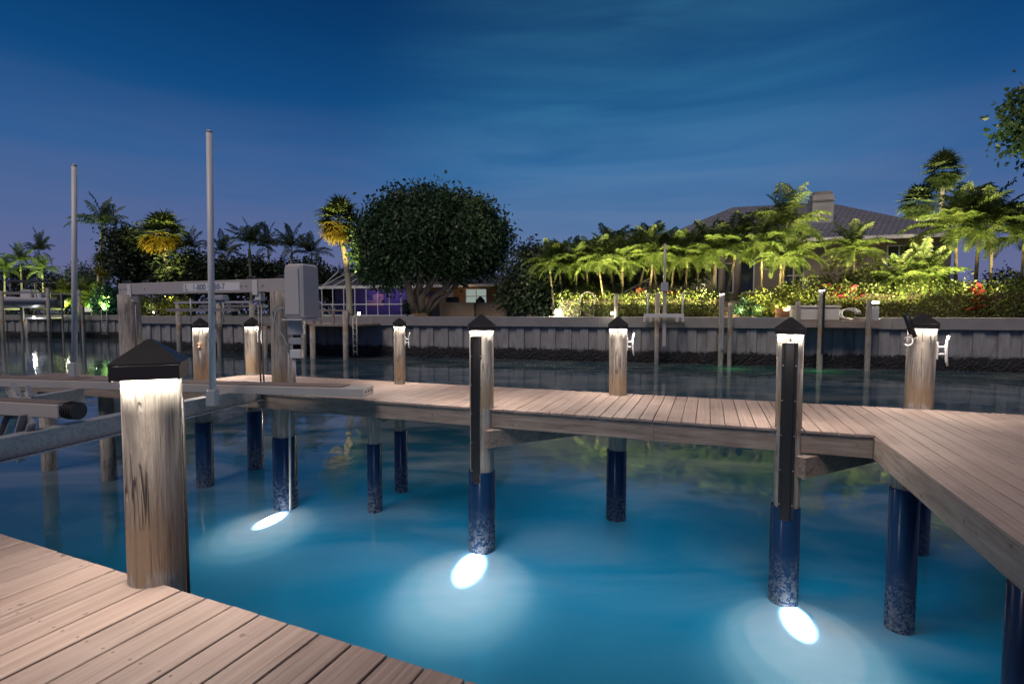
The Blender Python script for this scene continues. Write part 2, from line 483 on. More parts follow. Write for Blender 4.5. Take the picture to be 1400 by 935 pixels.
wt.links.new(ma2.outputs[0], mx.inputs[0]); wt.links.new(rp.outputs[0], mx.inputs[6]); mx.inputs[7].default_value = (.020, .075, .092, 1)
# faint mauve cloud low down
low = wn('ShaderNodeMapRange'); low.inputs[1].default_value = .36; low.inputs[2].default_value = .08
wt.links.new(sp.outputs[2], low.inputs[0])
mb_ = wn('ShaderNodeMath', operation='MULTIPLY'); wt.links.new(cr.outputs[0], mb_.inputs[0]); wt.links.new(low.outputs[0], mb_.inputs[1])
mx2 = wn('ShaderNodeMix', data_type='RGBA', blend_type='MIX'); wt.links.new(mb_.outputs[0], mx2.inputs[0]); wt.links.new(mx.outputs[2], mx2.inputs[6]); mx2.inputs[7].default_value = lin(92, 97, 138)
bg = wn('ShaderNodeBackground'); bg.inputs[1].default_value = 1.0
wt.links.new(mx2.outputs[2], bg.inputs[0])
bg2 = wn('ShaderNodeBackground'); bg2.inputs[1].default_value = .05
wt.links.new(sky.outputs[0], bg2.inputs[0])
ads = wn('ShaderNodeAddShader'); wt.links.new(bg.outputs[0], ads.inputs[0]); wt.links.new(bg2.outputs[0], ads.inputs[1])
wo = wn('ShaderNodeOutputWorld'); wt.links.new(ads.outputs[0], wo.inputs[0])

sun_dir = Vector((.30, .50, -.80))   # direction the light travels
lamp('sun', 'SUN', (0, -10, 20), 1.5, (1.0, .85, .77), aim=sun_dir, angle=R(25))

cam = bpy.data.cameras.new('camera'); cam.sensor_width = 36; cam.lens = 36 * FPX / 1400
cam.clip_start = .05; cam.clip_end = 3000
co = bpy.data.objects.new('camera', cam); COL.objects.link(co)
co.location = (0, 0, CAM_Z); co.rotation_euler = (R(90) - PITCH, 0, 0)
sc.camera = co
vs = sc.view_settings
vs.view_transform = 'Standard'; vs.look = 'None'; vs.gamma = 1; vs.use_curve_mapping = False; vs.exposure = .15
cy = sc.cycles
cy.use_denoising = True
try: cy.denoiser = 'OPENIMAGEDENOISE'; cy.denoising_input_passes = 'RGB_ALBEDO_NORMAL'; cy.denoising_prefilter = 'ACCURATE'
except Exception: pass
cy.max_bounces = 6; cy.diffuse_bounces = 3; cy.glossy_bounces = 3; cy.transmission_bounces = 4; cy.transparent_max_bounces = 8
cy.sample_clamp_indirect = 4.0; cy.caustics_reflective = False; cy.caustics_refractive = False

exec_parts = []
# ------------------------------------------------------------------ setting: water, bed, land
WANG = math.atan(-.30)                       # the seawall runs at this angle
def wallY(X): return 32.0 - .30 * X
def land(px, back, z=2.5):
    k = (px - CX) / FPX
    Y = (32.0 + back) / (1 + .30 * k)
    return Vector((k * Y, Y, z))
def hgt(px_y, Y, z0=2.5):
    return CAM_Z + (HOR - px_y) * Y / FPX - z0
LANDZ = 2.5

o = MB().add([(-900, -200, 0), (900, -200, 0), (900, 300, 0), (-900, 300, 0)], [(0, 1, 2, 3)]).build('canal_water', M['water'])
tag(o, kind='structure')
o = MB().add([(-1500, -400, -2.6), (1500, -400, -2.6), (1500, 1600, -2.6), (-1500, 1600, -2.6)], [(0, 1, 2, 3)]).build('canal_bed_ground', M['bed'])
tag(o, kind='structure')
CORN = (-30.0, wallY(-30.0)); CORN2 = (-24.5, 57.0); FARL = (-160.0, 57.0 + 135.5 * .12)
RIGHT = (90.0, wallY(90.0))
poly = [CORN, RIGHT, (900, -140), (900, 900), (-900, 900), (-900, 200), FARL, CORN2]
off = .25
poly_l = [(CORN[0] + .1, CORN[1] + .3), (RIGHT[0], RIGHT[1] + .3), (900, -140), (900, 900), (-900, 900), (-900, 200), (FARL[0], FARL[1] + .3), (CORN2[0] + .2, CORN2[1] + .3)]
o = MB().add([(x, y, LANDZ) for x, y in poly_l], [tuple(range(8))]).build('lawn_ground', M['lawn'])
tag(o, kind='structure')

def seawall(P, Q, label, ztop=2.58, caph=.60, name='seawall'):
    P = Vector((*P, 0)); Q = Vector((*Q, 0)); d = Q - P; Lw = d.length
    t = thing(name, label, 'seawall', P, math.atan2(d.y, d.x))
    b = MB(); x = 0; vs = []; fs = []
    zl = [-2.5, ztop - caph + .05]
    pts = []
    while x < Lw:
        w = 1.0 + random.uniform(-.06, .06)
        pts += [(x, 0.0), (x + w * .46, 0.0), (x + w * .5, .10), (x + w * .96, .10)]
        x += w
    pts.append((Lw, 0))
    for z in zl: vs += [(px, py, z) for px, py in pts]
    n = len(pts)
    fs = [(k, k + 1, n + k + 1, n + k) for k in range(n - 1)]
    b.add(vs, fs).build('panels', M['sea'], t)
    c = MB(); x = 0
    while x < Lw - .01:
        x2 = min(x + 7.3, Lw)
        c.box(x + .006, x2 - .006, -.14, .62, ztop - caph, ztop, b=.02); x = x2
    c.build('concrete_cap', M['capconc'], t)
    g = MB(); nx = max(4, int(Lw / .10)); nz_ = 12; vs = []; fs = []
    for j in range(nz_ + 1):
        for i in range(nx + 1):
            f = j / nz_
            z = -.3 + f * (.93 + .04 * math.sin(i * .37) + .07 * random.random())
            th = (.03 + .07 * random.random()) * (1 - f ** 4)
            vs.append((i * Lw / nx, .13 - .14 - th, z))
    for j in range(nz_):
        for i in range(nx):
            a = j * (nx + 1) + i
            if j == nz_ - 1 and random.random() < .35: continue
            fs.append((a, a + 1, a + nx + 2, a + nx + 1))
    g.add(vs, fs).build('oyster_band', M['oyster'], t)
    return t
seawall(CORN, RIGHT, 'long grey seawall of ribbed panels with dark oyster band below the hedge and houses')
seawall(FARL, CORN2, 'far ribbed seawall beyond the side canal, below the moored boat')
seawall(CORN2, CORN, 'short seawall return where the side canal turns behind the lift post')

# ------------------------------------------------------------------ docks
TH = R(-20.5)
U = Vector((math.cos(TH), math.sin(TH), 0)); V = Vector((-math.sin(TH), math.cos(TH), 0))
def uv(p): return (Vector(p).dot(U), Vector(p).dot(V))
def UVW(u, v, z=0): return U * u + V * v + Vector((0, 0, z))

def boards(b, u0, u1, v0, v1, bw=.139, gap=.007, th=.027, z=0.0, joints=()):
    n = max(1, round((u1 - u0) / bw)); w = (u1 - u0) / n
    for i in range(n):
        cuts = [v0] + [j + (.4 if (i // 1) % 2 else 0) for j in joints] + [v1]
        for a, c in zip(cuts[:-1], cuts[1:]):
            dz = random.uniform(-.0015, .0015)
            b.box(u0 + i * w + gap / 2, u0 + (i + 1) * w - gap / 2, a + .002, c - .002 + random.uniform(-.003, .003), z - th + dz, z + dz, b=.003)

VF, VR = 5.58, 7.25
UL, UC, UR = -7.75, 1.42, 9.0
dock = thing('timber_dock', 'timber walkway and right platform with composite boards spanning the blue water', 'dock', (0, 0, DECK), TH)
b = MB()
boards(b, UL, UC, VF - .03, VR)
boards(b, UC, UR, -5.0, VR, joints=(-.2,))
b.build('deck_boards', M['deck'], dock)
f = MB()
f.box(UL, -.52, VF, VF + .04, -.22, -.029); f.box(-.518, UC - .002, VF, VF + .04, -.22, -.029)
f.box(UL, UR, VR - .06, VR - .02, -.22, -.029)
f.build('fascia_board', M['beam'], dock)
f = MB(); f.box(UC, UC + .04, -5.0, VF + .042, -.22, -.029); f.build('fascia_board', M['beamv'], dock)
f = MB(); f.box(UL, UL + .04, VF + .042, VR - .062, -.22, -.029); f.build('end_board', M['beamv'], dock)
s = MB()
for vv in (6.0, 6.42, 6.84): s.box(UL + .05, UR - .1, vv, vv + .045, -.22, -.03)
for vv in (1.0, 2.6, 4.2): s.box(UC + .05, UR - .1, vv, vv + .045, -.22, -.03)
s.build('stringer', M['beam'], dock)
for uu in (-7.6,):
    c = MB(); c.box(uu - .02, uu + .07, VF + .06, VR - .08, -.42, -.224); c.build('cross_beam', M['beamv'], dock)
# left strip of decking past the lift
ls = thing('lift_side_deck', 'narrow strip of decking on the far side of the boat lift beam', 'dock', (0, 0, DECK), TH)
b = MB(); boards(b, -11.25, UL - .02, 5.35, 6.12); b.build('deck_boards', M['deck'], ls)
f = MB(); f.box(-11.25, UL - .02, 5.38, 5.42, -.2, -.03); f.build('fascia_board', M['beam'], ls)
for uu in (-11.0, -9.4, -7.95):
    p = MB(); p.tube([(uu, 5.8, -2.9), (uu, 5.8, -.03)], .11, 14); p.build('support_post', M['pile'], ls)

TH2 = R(-23.5)
U2 = Vector((math.cos(TH2), math.sin(TH2), 0)); V2 = Vector((-math.sin(TH2), math.cos(TH2), 0))
v2e = at(330, 831.5, DECK).dot(V2)
nd = thing('near_dock', 'near deck of pinkish brown boards in front, carrying the big lit piling', 'dock', (0, 0, DECK), TH2)
b = MB(); boards(b, -9.0, 1.4, v2e - 5.5, v2e, bw=.142, joints=(v2e - 3.2,)); b.build('deck_boards', M['deckn'], nd)
f = MB(); f.box(-9.0, 1.4, v2e - .05, v2e - .012, -.22, -.029); f.build('fascia_board', M['beam'], nd)
s = MB()
for k in range(5): s.box(-8.9, 1.3, v2e - .5 - k * 1.1, v2e - .455 - k * 1.1, -.22, -.03)
s.build('stringer', M['beam'], nd)

# ------------------------------------------------------------------ pilings
CAPZ = 2.58
def pile_mesh(r, z0, z1, seed, n=28, m=26):
    rr = random.Random(seed); ph = [rr.uniform(0, 6.28) for _ in range(6)]
    vs = []; fs = []
    bx, by = rr.uniform(-.012, .012), rr.uniform(-.012, .012)
    for j in range(m + 1):
        t = j / m; z = z0 + (z1 - z0) * t
        for k in range(n):
            a = 2 * PI * k / n
            q = r * (1 + .012 * math.sin(2 * a + ph[0]) + .009 * math.sin(5 * a + ph[1] + z * .7) + .006 * math.sin(9 * a + ph[2] + z) + .008 * math.sin(z * 3.1 + ph[3]))
            vs.append((q * math.cos(a) + bx * math.sin(t * PI), q * math.sin(a) + by * math.sin(t * PI), z))
    for j in range(m):
        for k in range(n):
            a = j * n + k; c = j * n + (k + 1) % n
            fs.append((a, c, c + n, a + n))
    b = MB(); b.add(vs, fs, True)
    b.f.append(tuple(m * n + k for k in range(n))); b.sm.append(False)
    return b

def led_cap(t, r, z, yaw):
    """pyramid cap: overhanging roof, skirt plates, LED ring below"""
    e = r + .015; s_ = r + .011; hsk = .056; hp = r * .98
    b = MB()
    q = [(-e, -e), (e, -e), (e, e), (-e, e)]
    k = .06 * e
    vs = [(x, y, z + hsk) for x, y in q] + [(x, y, z + hsk + .008) for x, y in q] + [(x * .1, y * .1, z + hsk + hp * .93) for x, y in q] + [(0, 0, z + hsk + hp * .965)]
    fs = [(3, 2, 1, 0)] + [(i, (i + 1) % 4, 4 + (i + 1) % 4, 4 + i) for i in range(4)] + [(4 + i, 4 + (i + 1) % 4, 8 + (i + 1) % 4, 8 + i) for i in range(4)] + [(8 + i, 8 + (i + 1) % 4, 12) for i in range(4)]
    b.add(vs, fs)
    cap = b.build('lamp_cap', M['cap'], t, rz=yaw)
    g = MB()
    for sg in (-1, 1):
        g.box(-s_, s_, sg * s_ - .004, sg * s_ + .004, z, z + hsk - .001)
        g.box(sg * (e - .008) - .004, sg * (e - .008) + .004, -e * .96, e * .96, z - .004, z + hsk - .001)
    g.build('skirt', M['cap'], cap)
    l = MB()
    zz = z + .017
    n = 28; ri = r * 1.0 + .002
    vs = []; fs = []
    for kk in range(n):
        a = 2 * PI * kk / n
        ca, sa = math.cos(a), math.sin(a)
        m_ = (s_ - .0045) / max(abs(ca), abs(sa))
        vs += [(ri * ca, ri * sa, zz), (max(ri + .004, min(m_, ri + .024)) * ca, max(ri + .004, min(m_, ri + .024)) * sa, zz)]
    for kk in range(n):
        a = 2 * kk; c = 2 * ((kk + 1) % n)
        fs.append((a, c, c + 1, a + 1))
    l.add(vs, fs).build('led_ring', M['ring'], cap)
    return cap

SPOTS_E = 30.0
def cap_spots(pos, r, z, yaw, e=1.0, sides=(0, 1, 2, 3)):
    for k in sides:
        a = yaw + k * PI / 2
        d = Vector((math.cos(a), math.sin(a), 0))
        p = Vector((pos[0], pos[1], z - .012)) + d * (r * 1.2 + .035)
        lamp('cap_led_downlight', 'SPOT', p, SPOTS_E * e, (1.0, .85, .74), aim=(d.x * .65, d.y * .65, -1), spot_size=R(125), spot_blend=.9, shadow_soft_size=.05)

def piling(label, pos, r, ztop, sleeve=.96, seed=1, capped=True, yaw=0.0, group='dock pilings', spots=1.0, name='dock_piling', zbot=-2.6, sides=(0, 1, 2, 3)):
    t = thing(name, label, 'piling', (pos[0], pos[1], 0), 0, group)
    pile_mesh(r, zbot, ztop + (.06 if capped else 0), seed).build('wood_post', M['pile'], t)
    if sleeve is not None:
        s = MB(); s.tube([(0, 0, zbot), (0, 0, sleeve - .012), (0, 0, sleeve)], [r * 1.05 + .012, r * 1.05 + .011, r * 1.02 + .004], 30, caps=False)
        s.build('pile_sleeve', M['sleeve'], t)
    if capped:
        led_cap(t, r, ztop, yaw)
        if spots: cap_spots(pos, r, ztop, yaw, spots, sides)
    return t

def cleat(t, r, z, ang, s=1.0, mt='white'):
    b = MB()
    d = Vector((math.cos(ang), math.sin(ang), 0))
    def P(o, h): return d * (r + o) + Vector((0, 0, z + h))
    Mx = Matrix.Translation((d.x * r, d.y * r, z)) @ Matrix.Rotation(ang, 4, 'Z')
    b.box(-.004, .014 * s, -.022 * s, .022 * s, -.085 * s, .085 * s, Mx, b=.003)
    for h in (-.035, .035): b.tube([P(0, h * s), P(.075 * s, h * s)], .011 * s, 10)
    b.tube([P(.095 * s, -.15 * s), P(.083 * s, -.10 * s), P(.078 * s, 0), P(.083 * s, .10 * s), P(.095 * s, .15 * s)], [.009 * s, .013 * s, .016 * s, .013 * s, .009 * s], 10)
    return b.build('mooring_cleat', M[mt], t)

def face(pos): return -math.atan2(pos[0], pos[1])     # turn a cap's flat side to the basin

PB = {}
# big near piling at the edge of the near deck
pn = at(218, 803, DECK); vdir = Vector((pn.x, pn.y, 0)).normalized(); pn = pn + vdir * .108
near = piling('big weathered piling at the edge of the near deck, lit under its black cap', pn, .105, 2.54, .96, 3, yaw=R(24), spots=.8)
b = MB(); b.tube([(.110, .02, 1.0), (.110, .02, 2.45)], .006, 8); b.build('lamp_wire', M['cap'], near)
# pilings through the walkway
def rear(px, py, r):
    p = at(px, py, DECK); p.z = 0
    return p + Vector((p.x, p.y, 0)).normalized() * r
pA = rear(547, 525.5, .085); A = piling('slim lit piling with a cleat behind the end of the boat lift bunk', pA, .087, 2.59, .97, 5, yaw=face(pA))
cleat(A, .087, 2.37, R(-10), .8)
pB = rear(844, 541.5, .125); B = piling('lit piling with a white cleat standing behind the middle of the walkway', pB, .118, 2.59, .96, 8, yaw=face(pB))
cleat(B, .118, 2.38, R(-8), 1.0)
pC = rear(1256, 559.5, .135); C = piling('thick lit piling with white cleat and dark rod holder at the platform corner', pC, .137, 2.62, 1.1, 12, yaw=face(pC) + R(4))
cleat(C, .137, 2.37, R(-28), 1.15)
rh = MB(); rh.tube([(-.17, -.10, 2.53), (-.28, -.12, 2.78)], .034, 14); rh.build('rod_holder', M['black'], C)
rc = MB(); pts = []
for k in range(13):
    a = R(30 + k * 25); pts.append((-.25 - .05 * math.cos(a) , -.12, 2.48 + .05 * math.sin(a)))
rc.tube(pts, .008, 8); rc.tube([(-.15, -.09, 2.56), (-.23, -.11, 2.53)], .022, 10)
rc.build('holder_bracket', M['white'], C)
# outer pilings at the front edge
def front(px):
    k = (px - CX) / FPX
    # on the line v = VF - .02
    d = (VF + .03) / (V.x * k + V.y)
    return Vector((k * d, d, 0))
pD = front(658); D = piling('lit outer piling with a black fender track, standing over the middle glowing light', pD, .14, 2.60, .96, 17, yaw=face(pD) + R(3))
pE = front(1081); E_ = piling('lit outer piling with a black fender track, standing over the light by the platform', pE, .114, 2.60, .95, 21, yaw=face(pE) - R(2))
def track(t, r, off, z0, z1, yaw, w=.085):
    Mx = Matrix.Rotation(yaw, 4, 'Z')
    b = MB(); b.box(off - w / 2, off + w / 2, -r - .03, -r + .01, z0, z1, Mx, b=.006)
    tr = b.build('fender_track', M['black'], t)
    g = MB()
    for sg in (-1, 1): g.box(off + sg * (w / 2 + .013) - .012, off + sg * (w / 2 + .013) + .012, -r - .012, -r + .01, z0 + .02, z1 - .01, Mx)
    g.build('flange', M['cap'], tr)
    sc_ = MB(); z = z0 + .15
    while z < z1 - .1:
        for sg in (-1, 1):
            p0 = Mx @ Vector((off + sg * (w / 2 + .014), -r - .012, z)); p1 = Mx @ Vector((off + sg * (w / 2 + .014), -r - .018, z))
            sc_ = MB(); sc_.tube([p0, p1], .006, 8); sc_.build('screw', M['steel'], tr)
        z += .33
track(D, .13, -.06, .84, 2.54, face(pD), .075)
track(E_, .108, 0, .84, 2.53, face(pE), .08)
def brace(t, pos, p0, p1, z0, z1, w=.09):
    p0 = Vector(p0); p1 = Vector(p1); d = p1 - p0; a = math.atan2(d.y, d.x)
    Mx = Matrix.Translation((p0.x - pos[0], p0.y - pos[1], 0)) @ Matrix.Rotation(a, 4, 'Z')
    b = MB(); b.box(0, d.length, -w / 2, w / 2, z0, z1, Mx, b=.006)
    b.build('brace_beam', M['beam'], t)
# braces go back under the deck
brace(D, pD, (pD.x + .06, pD.y - .16, 0), (pB.x - .05, pB.y - .14, 0), 1.26, 1.462)
brace(E_, pE, (pE.x + .05, pE.y - .15, 0), (pC.x - .05, pC.y - .17, 0), 1.26, 1.462)

# back pilings by the lift
p275 = at(281, 664, 0); H275 = piling('lit piling with a brass hose bib, half hidden by the tall white guide pole', p275, .112, 2.56, 1.05, 25, yaw=face(p275))
hb = MB(); hb.tube([(.06, -.12, 1.9), (.06, -.13, 2.22)], .010, 8); hb.build('riser_pipe', M['grey'], H275)
hb = MB(); hb.tube([(.06, -.13, 2.22), (.06, -.13, 2.30)], .016, 10); hb.tube([(.02, -.13, 2.315), (.10, -.13, 2.315)], .012, 8); hb.tube([(.06, -.13, 2.27), (.06, -.20, 2.25)], .013, 8)
hb.build('hose_bib', M['terracotta'], H275)
p345 = at(350, 640, 0); I345 = piling('lit piling with a white cleat between the guide pole and the lift motor', p345, .12, 2.56, 1.05, 31, yaw=face(p345))
cleat(I345, .12, 2.36, R(-15), .9)
# unlit pilings under the docks
p513 = at(513, 698, 0)
piling('short unlit piling carrying the walkway, in front of the slim lit piling', p513, .086, 1.47, .97, 41, capped=False, name='support_piling', group='unlit pilings under the docks')
b_ = thing('knee_brace', 'short timber knee brace between two pilings under the walkway', 'brace', (0, 0, 0))
m = MB(); d = Vector((pA.x, pA.y, 0)) - p513; Mx = Matrix.Translation((p513.x, p513.y, 0)) @ Matrix.Rotation(math.atan2(d.y, d.x), 4, 'Z')
m.box(.02, d.length, -.14, -.10, 1.28, 1.474, Mx, b=.005); m.build('board', M['beam'], b_)
p1229 = at(1229, 858, 0)
piling('broad blue sleeved piling carrying the inner corner of the right platform', p1229, .097, 1.478, 1.27, 47, capped=False, name='support_piling', group='unlit pilings under the docks')
p1400 = atd(1414, 700, 2.9); p1400.z = 0
piling('blue sleeved piling under the edge of the right platform at the picture border', p1400, .085, 1.478, 1.27, 53, capped=False, name='support_piling', group='unlit pilings under the docks')

# ------------------------------------------------------------------ underwater lights
def pool(label, e0, e1, minor, rings, post):
    """glowing dome added in the shape of the light pool, with spots below drawing its rings"""
    a = at(*e0, 0); c = at(*e1, 0); cen = (a + c) / 2; d = a - c; half = d.length / 2
    ang = math.atan2(d.y, d.x)
    t = thing('underwater_light', label, 'underwater light', (cen.x, cen.y, 0), ang, 'underwater dock lights')
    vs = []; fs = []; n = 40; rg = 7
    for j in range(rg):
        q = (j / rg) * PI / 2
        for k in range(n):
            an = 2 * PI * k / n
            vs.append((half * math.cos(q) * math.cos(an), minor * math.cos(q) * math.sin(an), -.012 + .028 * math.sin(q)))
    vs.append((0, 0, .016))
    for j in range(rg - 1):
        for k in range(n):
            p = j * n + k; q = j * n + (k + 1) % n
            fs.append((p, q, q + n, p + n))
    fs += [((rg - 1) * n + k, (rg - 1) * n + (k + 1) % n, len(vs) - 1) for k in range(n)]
    MB().add(vs, fs, True).build('lens', M['lens'], t)  # added glowing dome, shaped like the bright pool rather than a fixture's glass
    h = MB(); h.tube([(0, 0, -.35), (0, 0, -.05)], [.10, .14], 20); h.build('housing', M['black'], t)
    for (x, y, la, lb, rot, e, blend, col) in rings:  # extra spots under each light, added to draw rings on the water
        g = at(x, y, 0); dep = 1.3
        l = lamp('ring_spot', 'SPOT', (g.x, g.y, -dep), e, col, spot_size=2 * math.atan(1 / dep * .9), spot_blend=blend, shadow_soft_size=.02)
        # cone radius .9 m at the surface times each ring's two spreads
        l.rotation_euler = (PI, 0, rot)
        l.scale = (la * .82 / .9, lb * .82 / .9, 1)
    return t
def rot_of(p, q):
    a = at(*p, 0); c = at(*q, 0); return math.atan2(c.y - a.y, c.x - a.x)
WH = (1.0, .234, .105)
WH2 = (1.0, .41, .19)
BL = (.5, .5, .35)
r1 = rot_of((391, 697), (318, 752)); r2 = rot_of((656, 745), (605, 860)); r3 = rot_of((1081, 815), (1125, 925))
pool('glowing oval dome for the underwater light pool below the boat lift motor', (391, 699), (347, 724), .125,
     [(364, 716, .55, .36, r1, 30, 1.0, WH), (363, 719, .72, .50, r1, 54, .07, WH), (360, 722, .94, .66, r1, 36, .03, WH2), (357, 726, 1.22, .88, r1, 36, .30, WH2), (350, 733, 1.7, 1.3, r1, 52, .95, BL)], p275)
pool('brightest glowing dome for an underwater light pool, at the foot of the middle outer piling', (653, 754), (630, 803), .17,
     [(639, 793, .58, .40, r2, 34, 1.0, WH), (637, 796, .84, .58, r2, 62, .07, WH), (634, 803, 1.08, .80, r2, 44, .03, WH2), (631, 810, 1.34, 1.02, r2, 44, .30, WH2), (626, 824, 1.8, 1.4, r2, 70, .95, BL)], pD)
pool('glowing dome for underwater light pool at the foot of the outer piling by the platform', (1079, 826), (1104, 878), .135,
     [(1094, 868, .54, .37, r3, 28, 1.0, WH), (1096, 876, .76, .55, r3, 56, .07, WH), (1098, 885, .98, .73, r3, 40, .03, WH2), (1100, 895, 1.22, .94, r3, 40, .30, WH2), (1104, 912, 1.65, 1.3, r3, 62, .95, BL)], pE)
for (x, y, e) in ((350, 735, 26), (630, 800, 32), (1100, 880, 28), (840, 800, 24), (500, 790, 18), (840, 690, 13), (480, 650, 9), (1290, 860, 10)):  # added points, most away from any fixture, spreading glow through the basin
    g = at(x, y, 0)
    lamp('basin_glow_fill', 'POINT', (g.x, g.y, -1.5), e * 1.0, (.0, .92, 1.0), shadow_soft_size=.25)

# ------------------------------------------------------------------ boat lift
pR = at(391, 693, 0)
piling('tall unlit lift piling carrying the right end of the aluminium beam and the motor box', pR, .145, 3.10, 1.04, 61, capped=False, name='lift_piling', group='boat lift pilings')
dL = 8.77; pL = atd(178, 450, dL); pL.z = 0
piling('tall unlit lift piling carrying the left end of the aluminium beam', pL, .158, 3.10, 1.04, 67, capped=False, name='lift_piling', group='boat lift pilings')
bd = Vector((pR.x - pL.x, pR.y - pL.y, 0)); bl = bd.length; ba = math.atan2(bd.y, bd.x)
lift = thing('boat_lift', 'empty aluminium boat lift with overhead beam, bunks and cross beams over the water', 'boat lift', (pL.x, pL.y, 0), ba)
b = MB(); b.box(-.17, bl + .32, -.06, .06, 3.10, 3.285, b=.006); tb = b.build('top_beam', M['alu'], lift)
for x, x2 in ((.12, .10), (bl - .42, bl - .42)):
    g = MB(); g.box(x - .05, x + .05, -.072, -.062, 3.06, 3.27); g.box(x2 - .035, x2 + .075, -.05, .05, 2.98, 3.097, b=.01)
    g.build('hanger_plate', M['white'], tb)
for x in (.0, .45, bl - .55, bl + .02):
    g = MB(); g.tube([(x - .09, 0, 3.29), (x - .05, 0, 3.315), (x + .05, 0, 3.315), (x + .09, 0, 3.29)], .022, 8)
    g.build('pulley_cover', M['cap'], tb)
for x in (-.11, -.02, .04, .5, bl - .7, bl - .6, bl - .28):
    g = MB(); g.tube([(x, -.06, 3.19), (x, -.068, 3.19)], .012, 8)
    g.build('bolt', M['cable'], tb)
def text(body, size, parent, loc, rot, mt, name='lettering'):
    cu = bpy.data.curves.new(name, 'FONT'); cu.body = body; cu.size = size; cu.extrude = .001; cu.align_x = 'LEFT'
    cu.materials.append(mt)
    tmp = bpy.data.objects.new(name, cu); COL.objects.link(tmp)
    me = bpy.data.meshes.new_from_object(tmp.evaluated_get(bpy.context.evaluated_depsgraph_get()))
    bpy.data.objects.remove(tmp); me.name = name
    if not me.materials: me.materials.append(mt)
    o = bpy.data.objects.new(name, me); COL.objects.link(o); o.parent = parent; o.location = loc; o.rotation_euler = rot
    return o
# the sign on the beam
lb = MB(); lb.box(1.42, 2.62, -.0625, -.060, 3.135, 3.25); lb.build('name_plate', M['whitep'], tb)
text('L   1-800 \u2022 688-7', .125, tb, (1.46, -.065, 3.15), (R(90), 0, 0), M['ink'])
for x0, z1 in ((.16, 1.95), (bl - .44, 1.80), (bl - .38, 1.80)):
    cb = MB(); cb.tube([(x0, 0, 3.0), (x0 + .01, 0, z1)], .011, 8); cb.build('lift_cable', M['cable'], lift)
pb = MB(); pb.box(bl - .47, bl - .31, -.05, .05, 1.73, 1.80, b=.01); pb.build('cable_pulley', M['cap'], lift)

def local(parent_loc, a, p):
    d = Vector(p) - Vector((parent_loc[0], parent_loc[1], 0))
    return Vector((d.x * math.cos(a) + d.y * math.sin(a), -d.x * math.sin(a) + d.y * math.cos(a), d.z))
def bar(name, p0, p1, wid, h, mt, parts=None, I=False, top=True, bev=.006):
    """bar whose FRONT TOP edge runs p0-p1 (world), in the lift's own frame"""
    a0 = local(pL, ba, p0); a1 = local(pL, ba, p1); d = a1 - a0
    yaw = math.atan2(d.y, d.x); Ln = math.hypot(d.x, d.y); sl = math.atan2(d.z, Ln)
    Mx = Matrix.Translation(a0) @ Matrix.Rotation(yaw, 4, 'Z') @ Matrix.Rotation(-sl, 4, 'Y')
    Ln = d.length
    b = MB()
    if I:
        b.box(0, Ln, 0, wid, -.016, 0, Mx); b.box(0, Ln, 0, wid, -h, -h + .016, Mx); b.box(0, Ln, wid * .42, wid * .5, -h + .0162, -.0162, Mx)
    else:
        b.box(0, Ln, 0, wid, -h, 0, Mx, b=bev)
    return b.build(name, mt, lift), Mx, Ln
# far bunk
q0 = at(-60, 516.5, 1.915); q1 = at(497, 531.3, 1.885)
bk, Mx, Ln = bar('bunk', q0, q1, .30, .105, M['alu'])
hp = MB(); hp.box(0, Ln - .3, .02, .28, .001, .012, Mx); hp.build('bunk_pad', M['carpet'], bk)
ho = MB()
for yy in (.07, .15, .23): ho.tube([Mx @ Vector((Ln - .01, yy, -.05)), Mx @ Vector((Ln + .003, yy, -.05))], .017, 12)
ho.build('end_hole', M['black'], bk)
# near bunk
q0 = at(-220, 545.5, 2.0); q1 = at(79, 553.5, 1.98)
bk2, Mx2, Ln2 = bar('bunk', at(-220, 537, 2.02), at(79, 553.5, 1.98), .16, .125, M['alu'])
hp = MB(); hp.box(0, Ln2 - .02, .008, .15, .001, .010, Mx2); hp.build('bunk_pad', M['carpet'], bk2)
cp = MB()
for k in range(5):
    x = Ln2 + .004 + k * .026
    cp.tube([Mx2 @ Vector((x, .08, -.063)), Mx2 @ Vector((x + .021, .08, -.063))], [.075, .080], 18)
cp.build('ribbed_end', M['black'], bk2)
# cross beams (I sections)
bar('cross_beam', at(-170, 635, 1.772), at(362, 527, 1.80), .14, .20, M['galv'], I=True)
bar('cross_beam', at(-60, 560, 1.79), at(120, 530, 1.80), .12, .17, M['galv'], I=True)
# slanted bracket channels between cross beam and near bunk
def bracket(p0, p1, w):
    a0 = local(pL, ba, p0); a1 = local(pL, ba, p1); d = a1 - a0
    z = d.normalized(); x = Vector((1, 0, 0)); x = (x - z * x.dot(z)).normalized(); y = z.cross(x)
    Mx = Matrix((( x.x, y.x, z.x, a0.x), (x.y, y.y, z.y, a0.y), (x.z, y.z, z.z, a0.z), (0, 0, 0, 1)))
    b = MB(); b.box(-w / 2, w / 2, 0, .012, 0, d.length, Mx)
    b.box(-w / 2, -w / 2 + .012, -.05, -.001, 0, d.length, Mx); b.box(w / 2 - .012, w / 2, -.05, -.001, 0, d.length, Mx)
    b.build('bunk_bracket', M['galv'], lift)
bracket(atd(27, 624, 4.65), atd(42, 572, 4.55), .14)
bracket(atd(5, 605, 5.0), atd(20, 566, 4.9), .10)
bracket(atd(27, 545, 6.6), atd(17, 529, 6.7), .13)
bracket(atd(41, 547, 6.2), atd(37, 533, 6.3), .12)
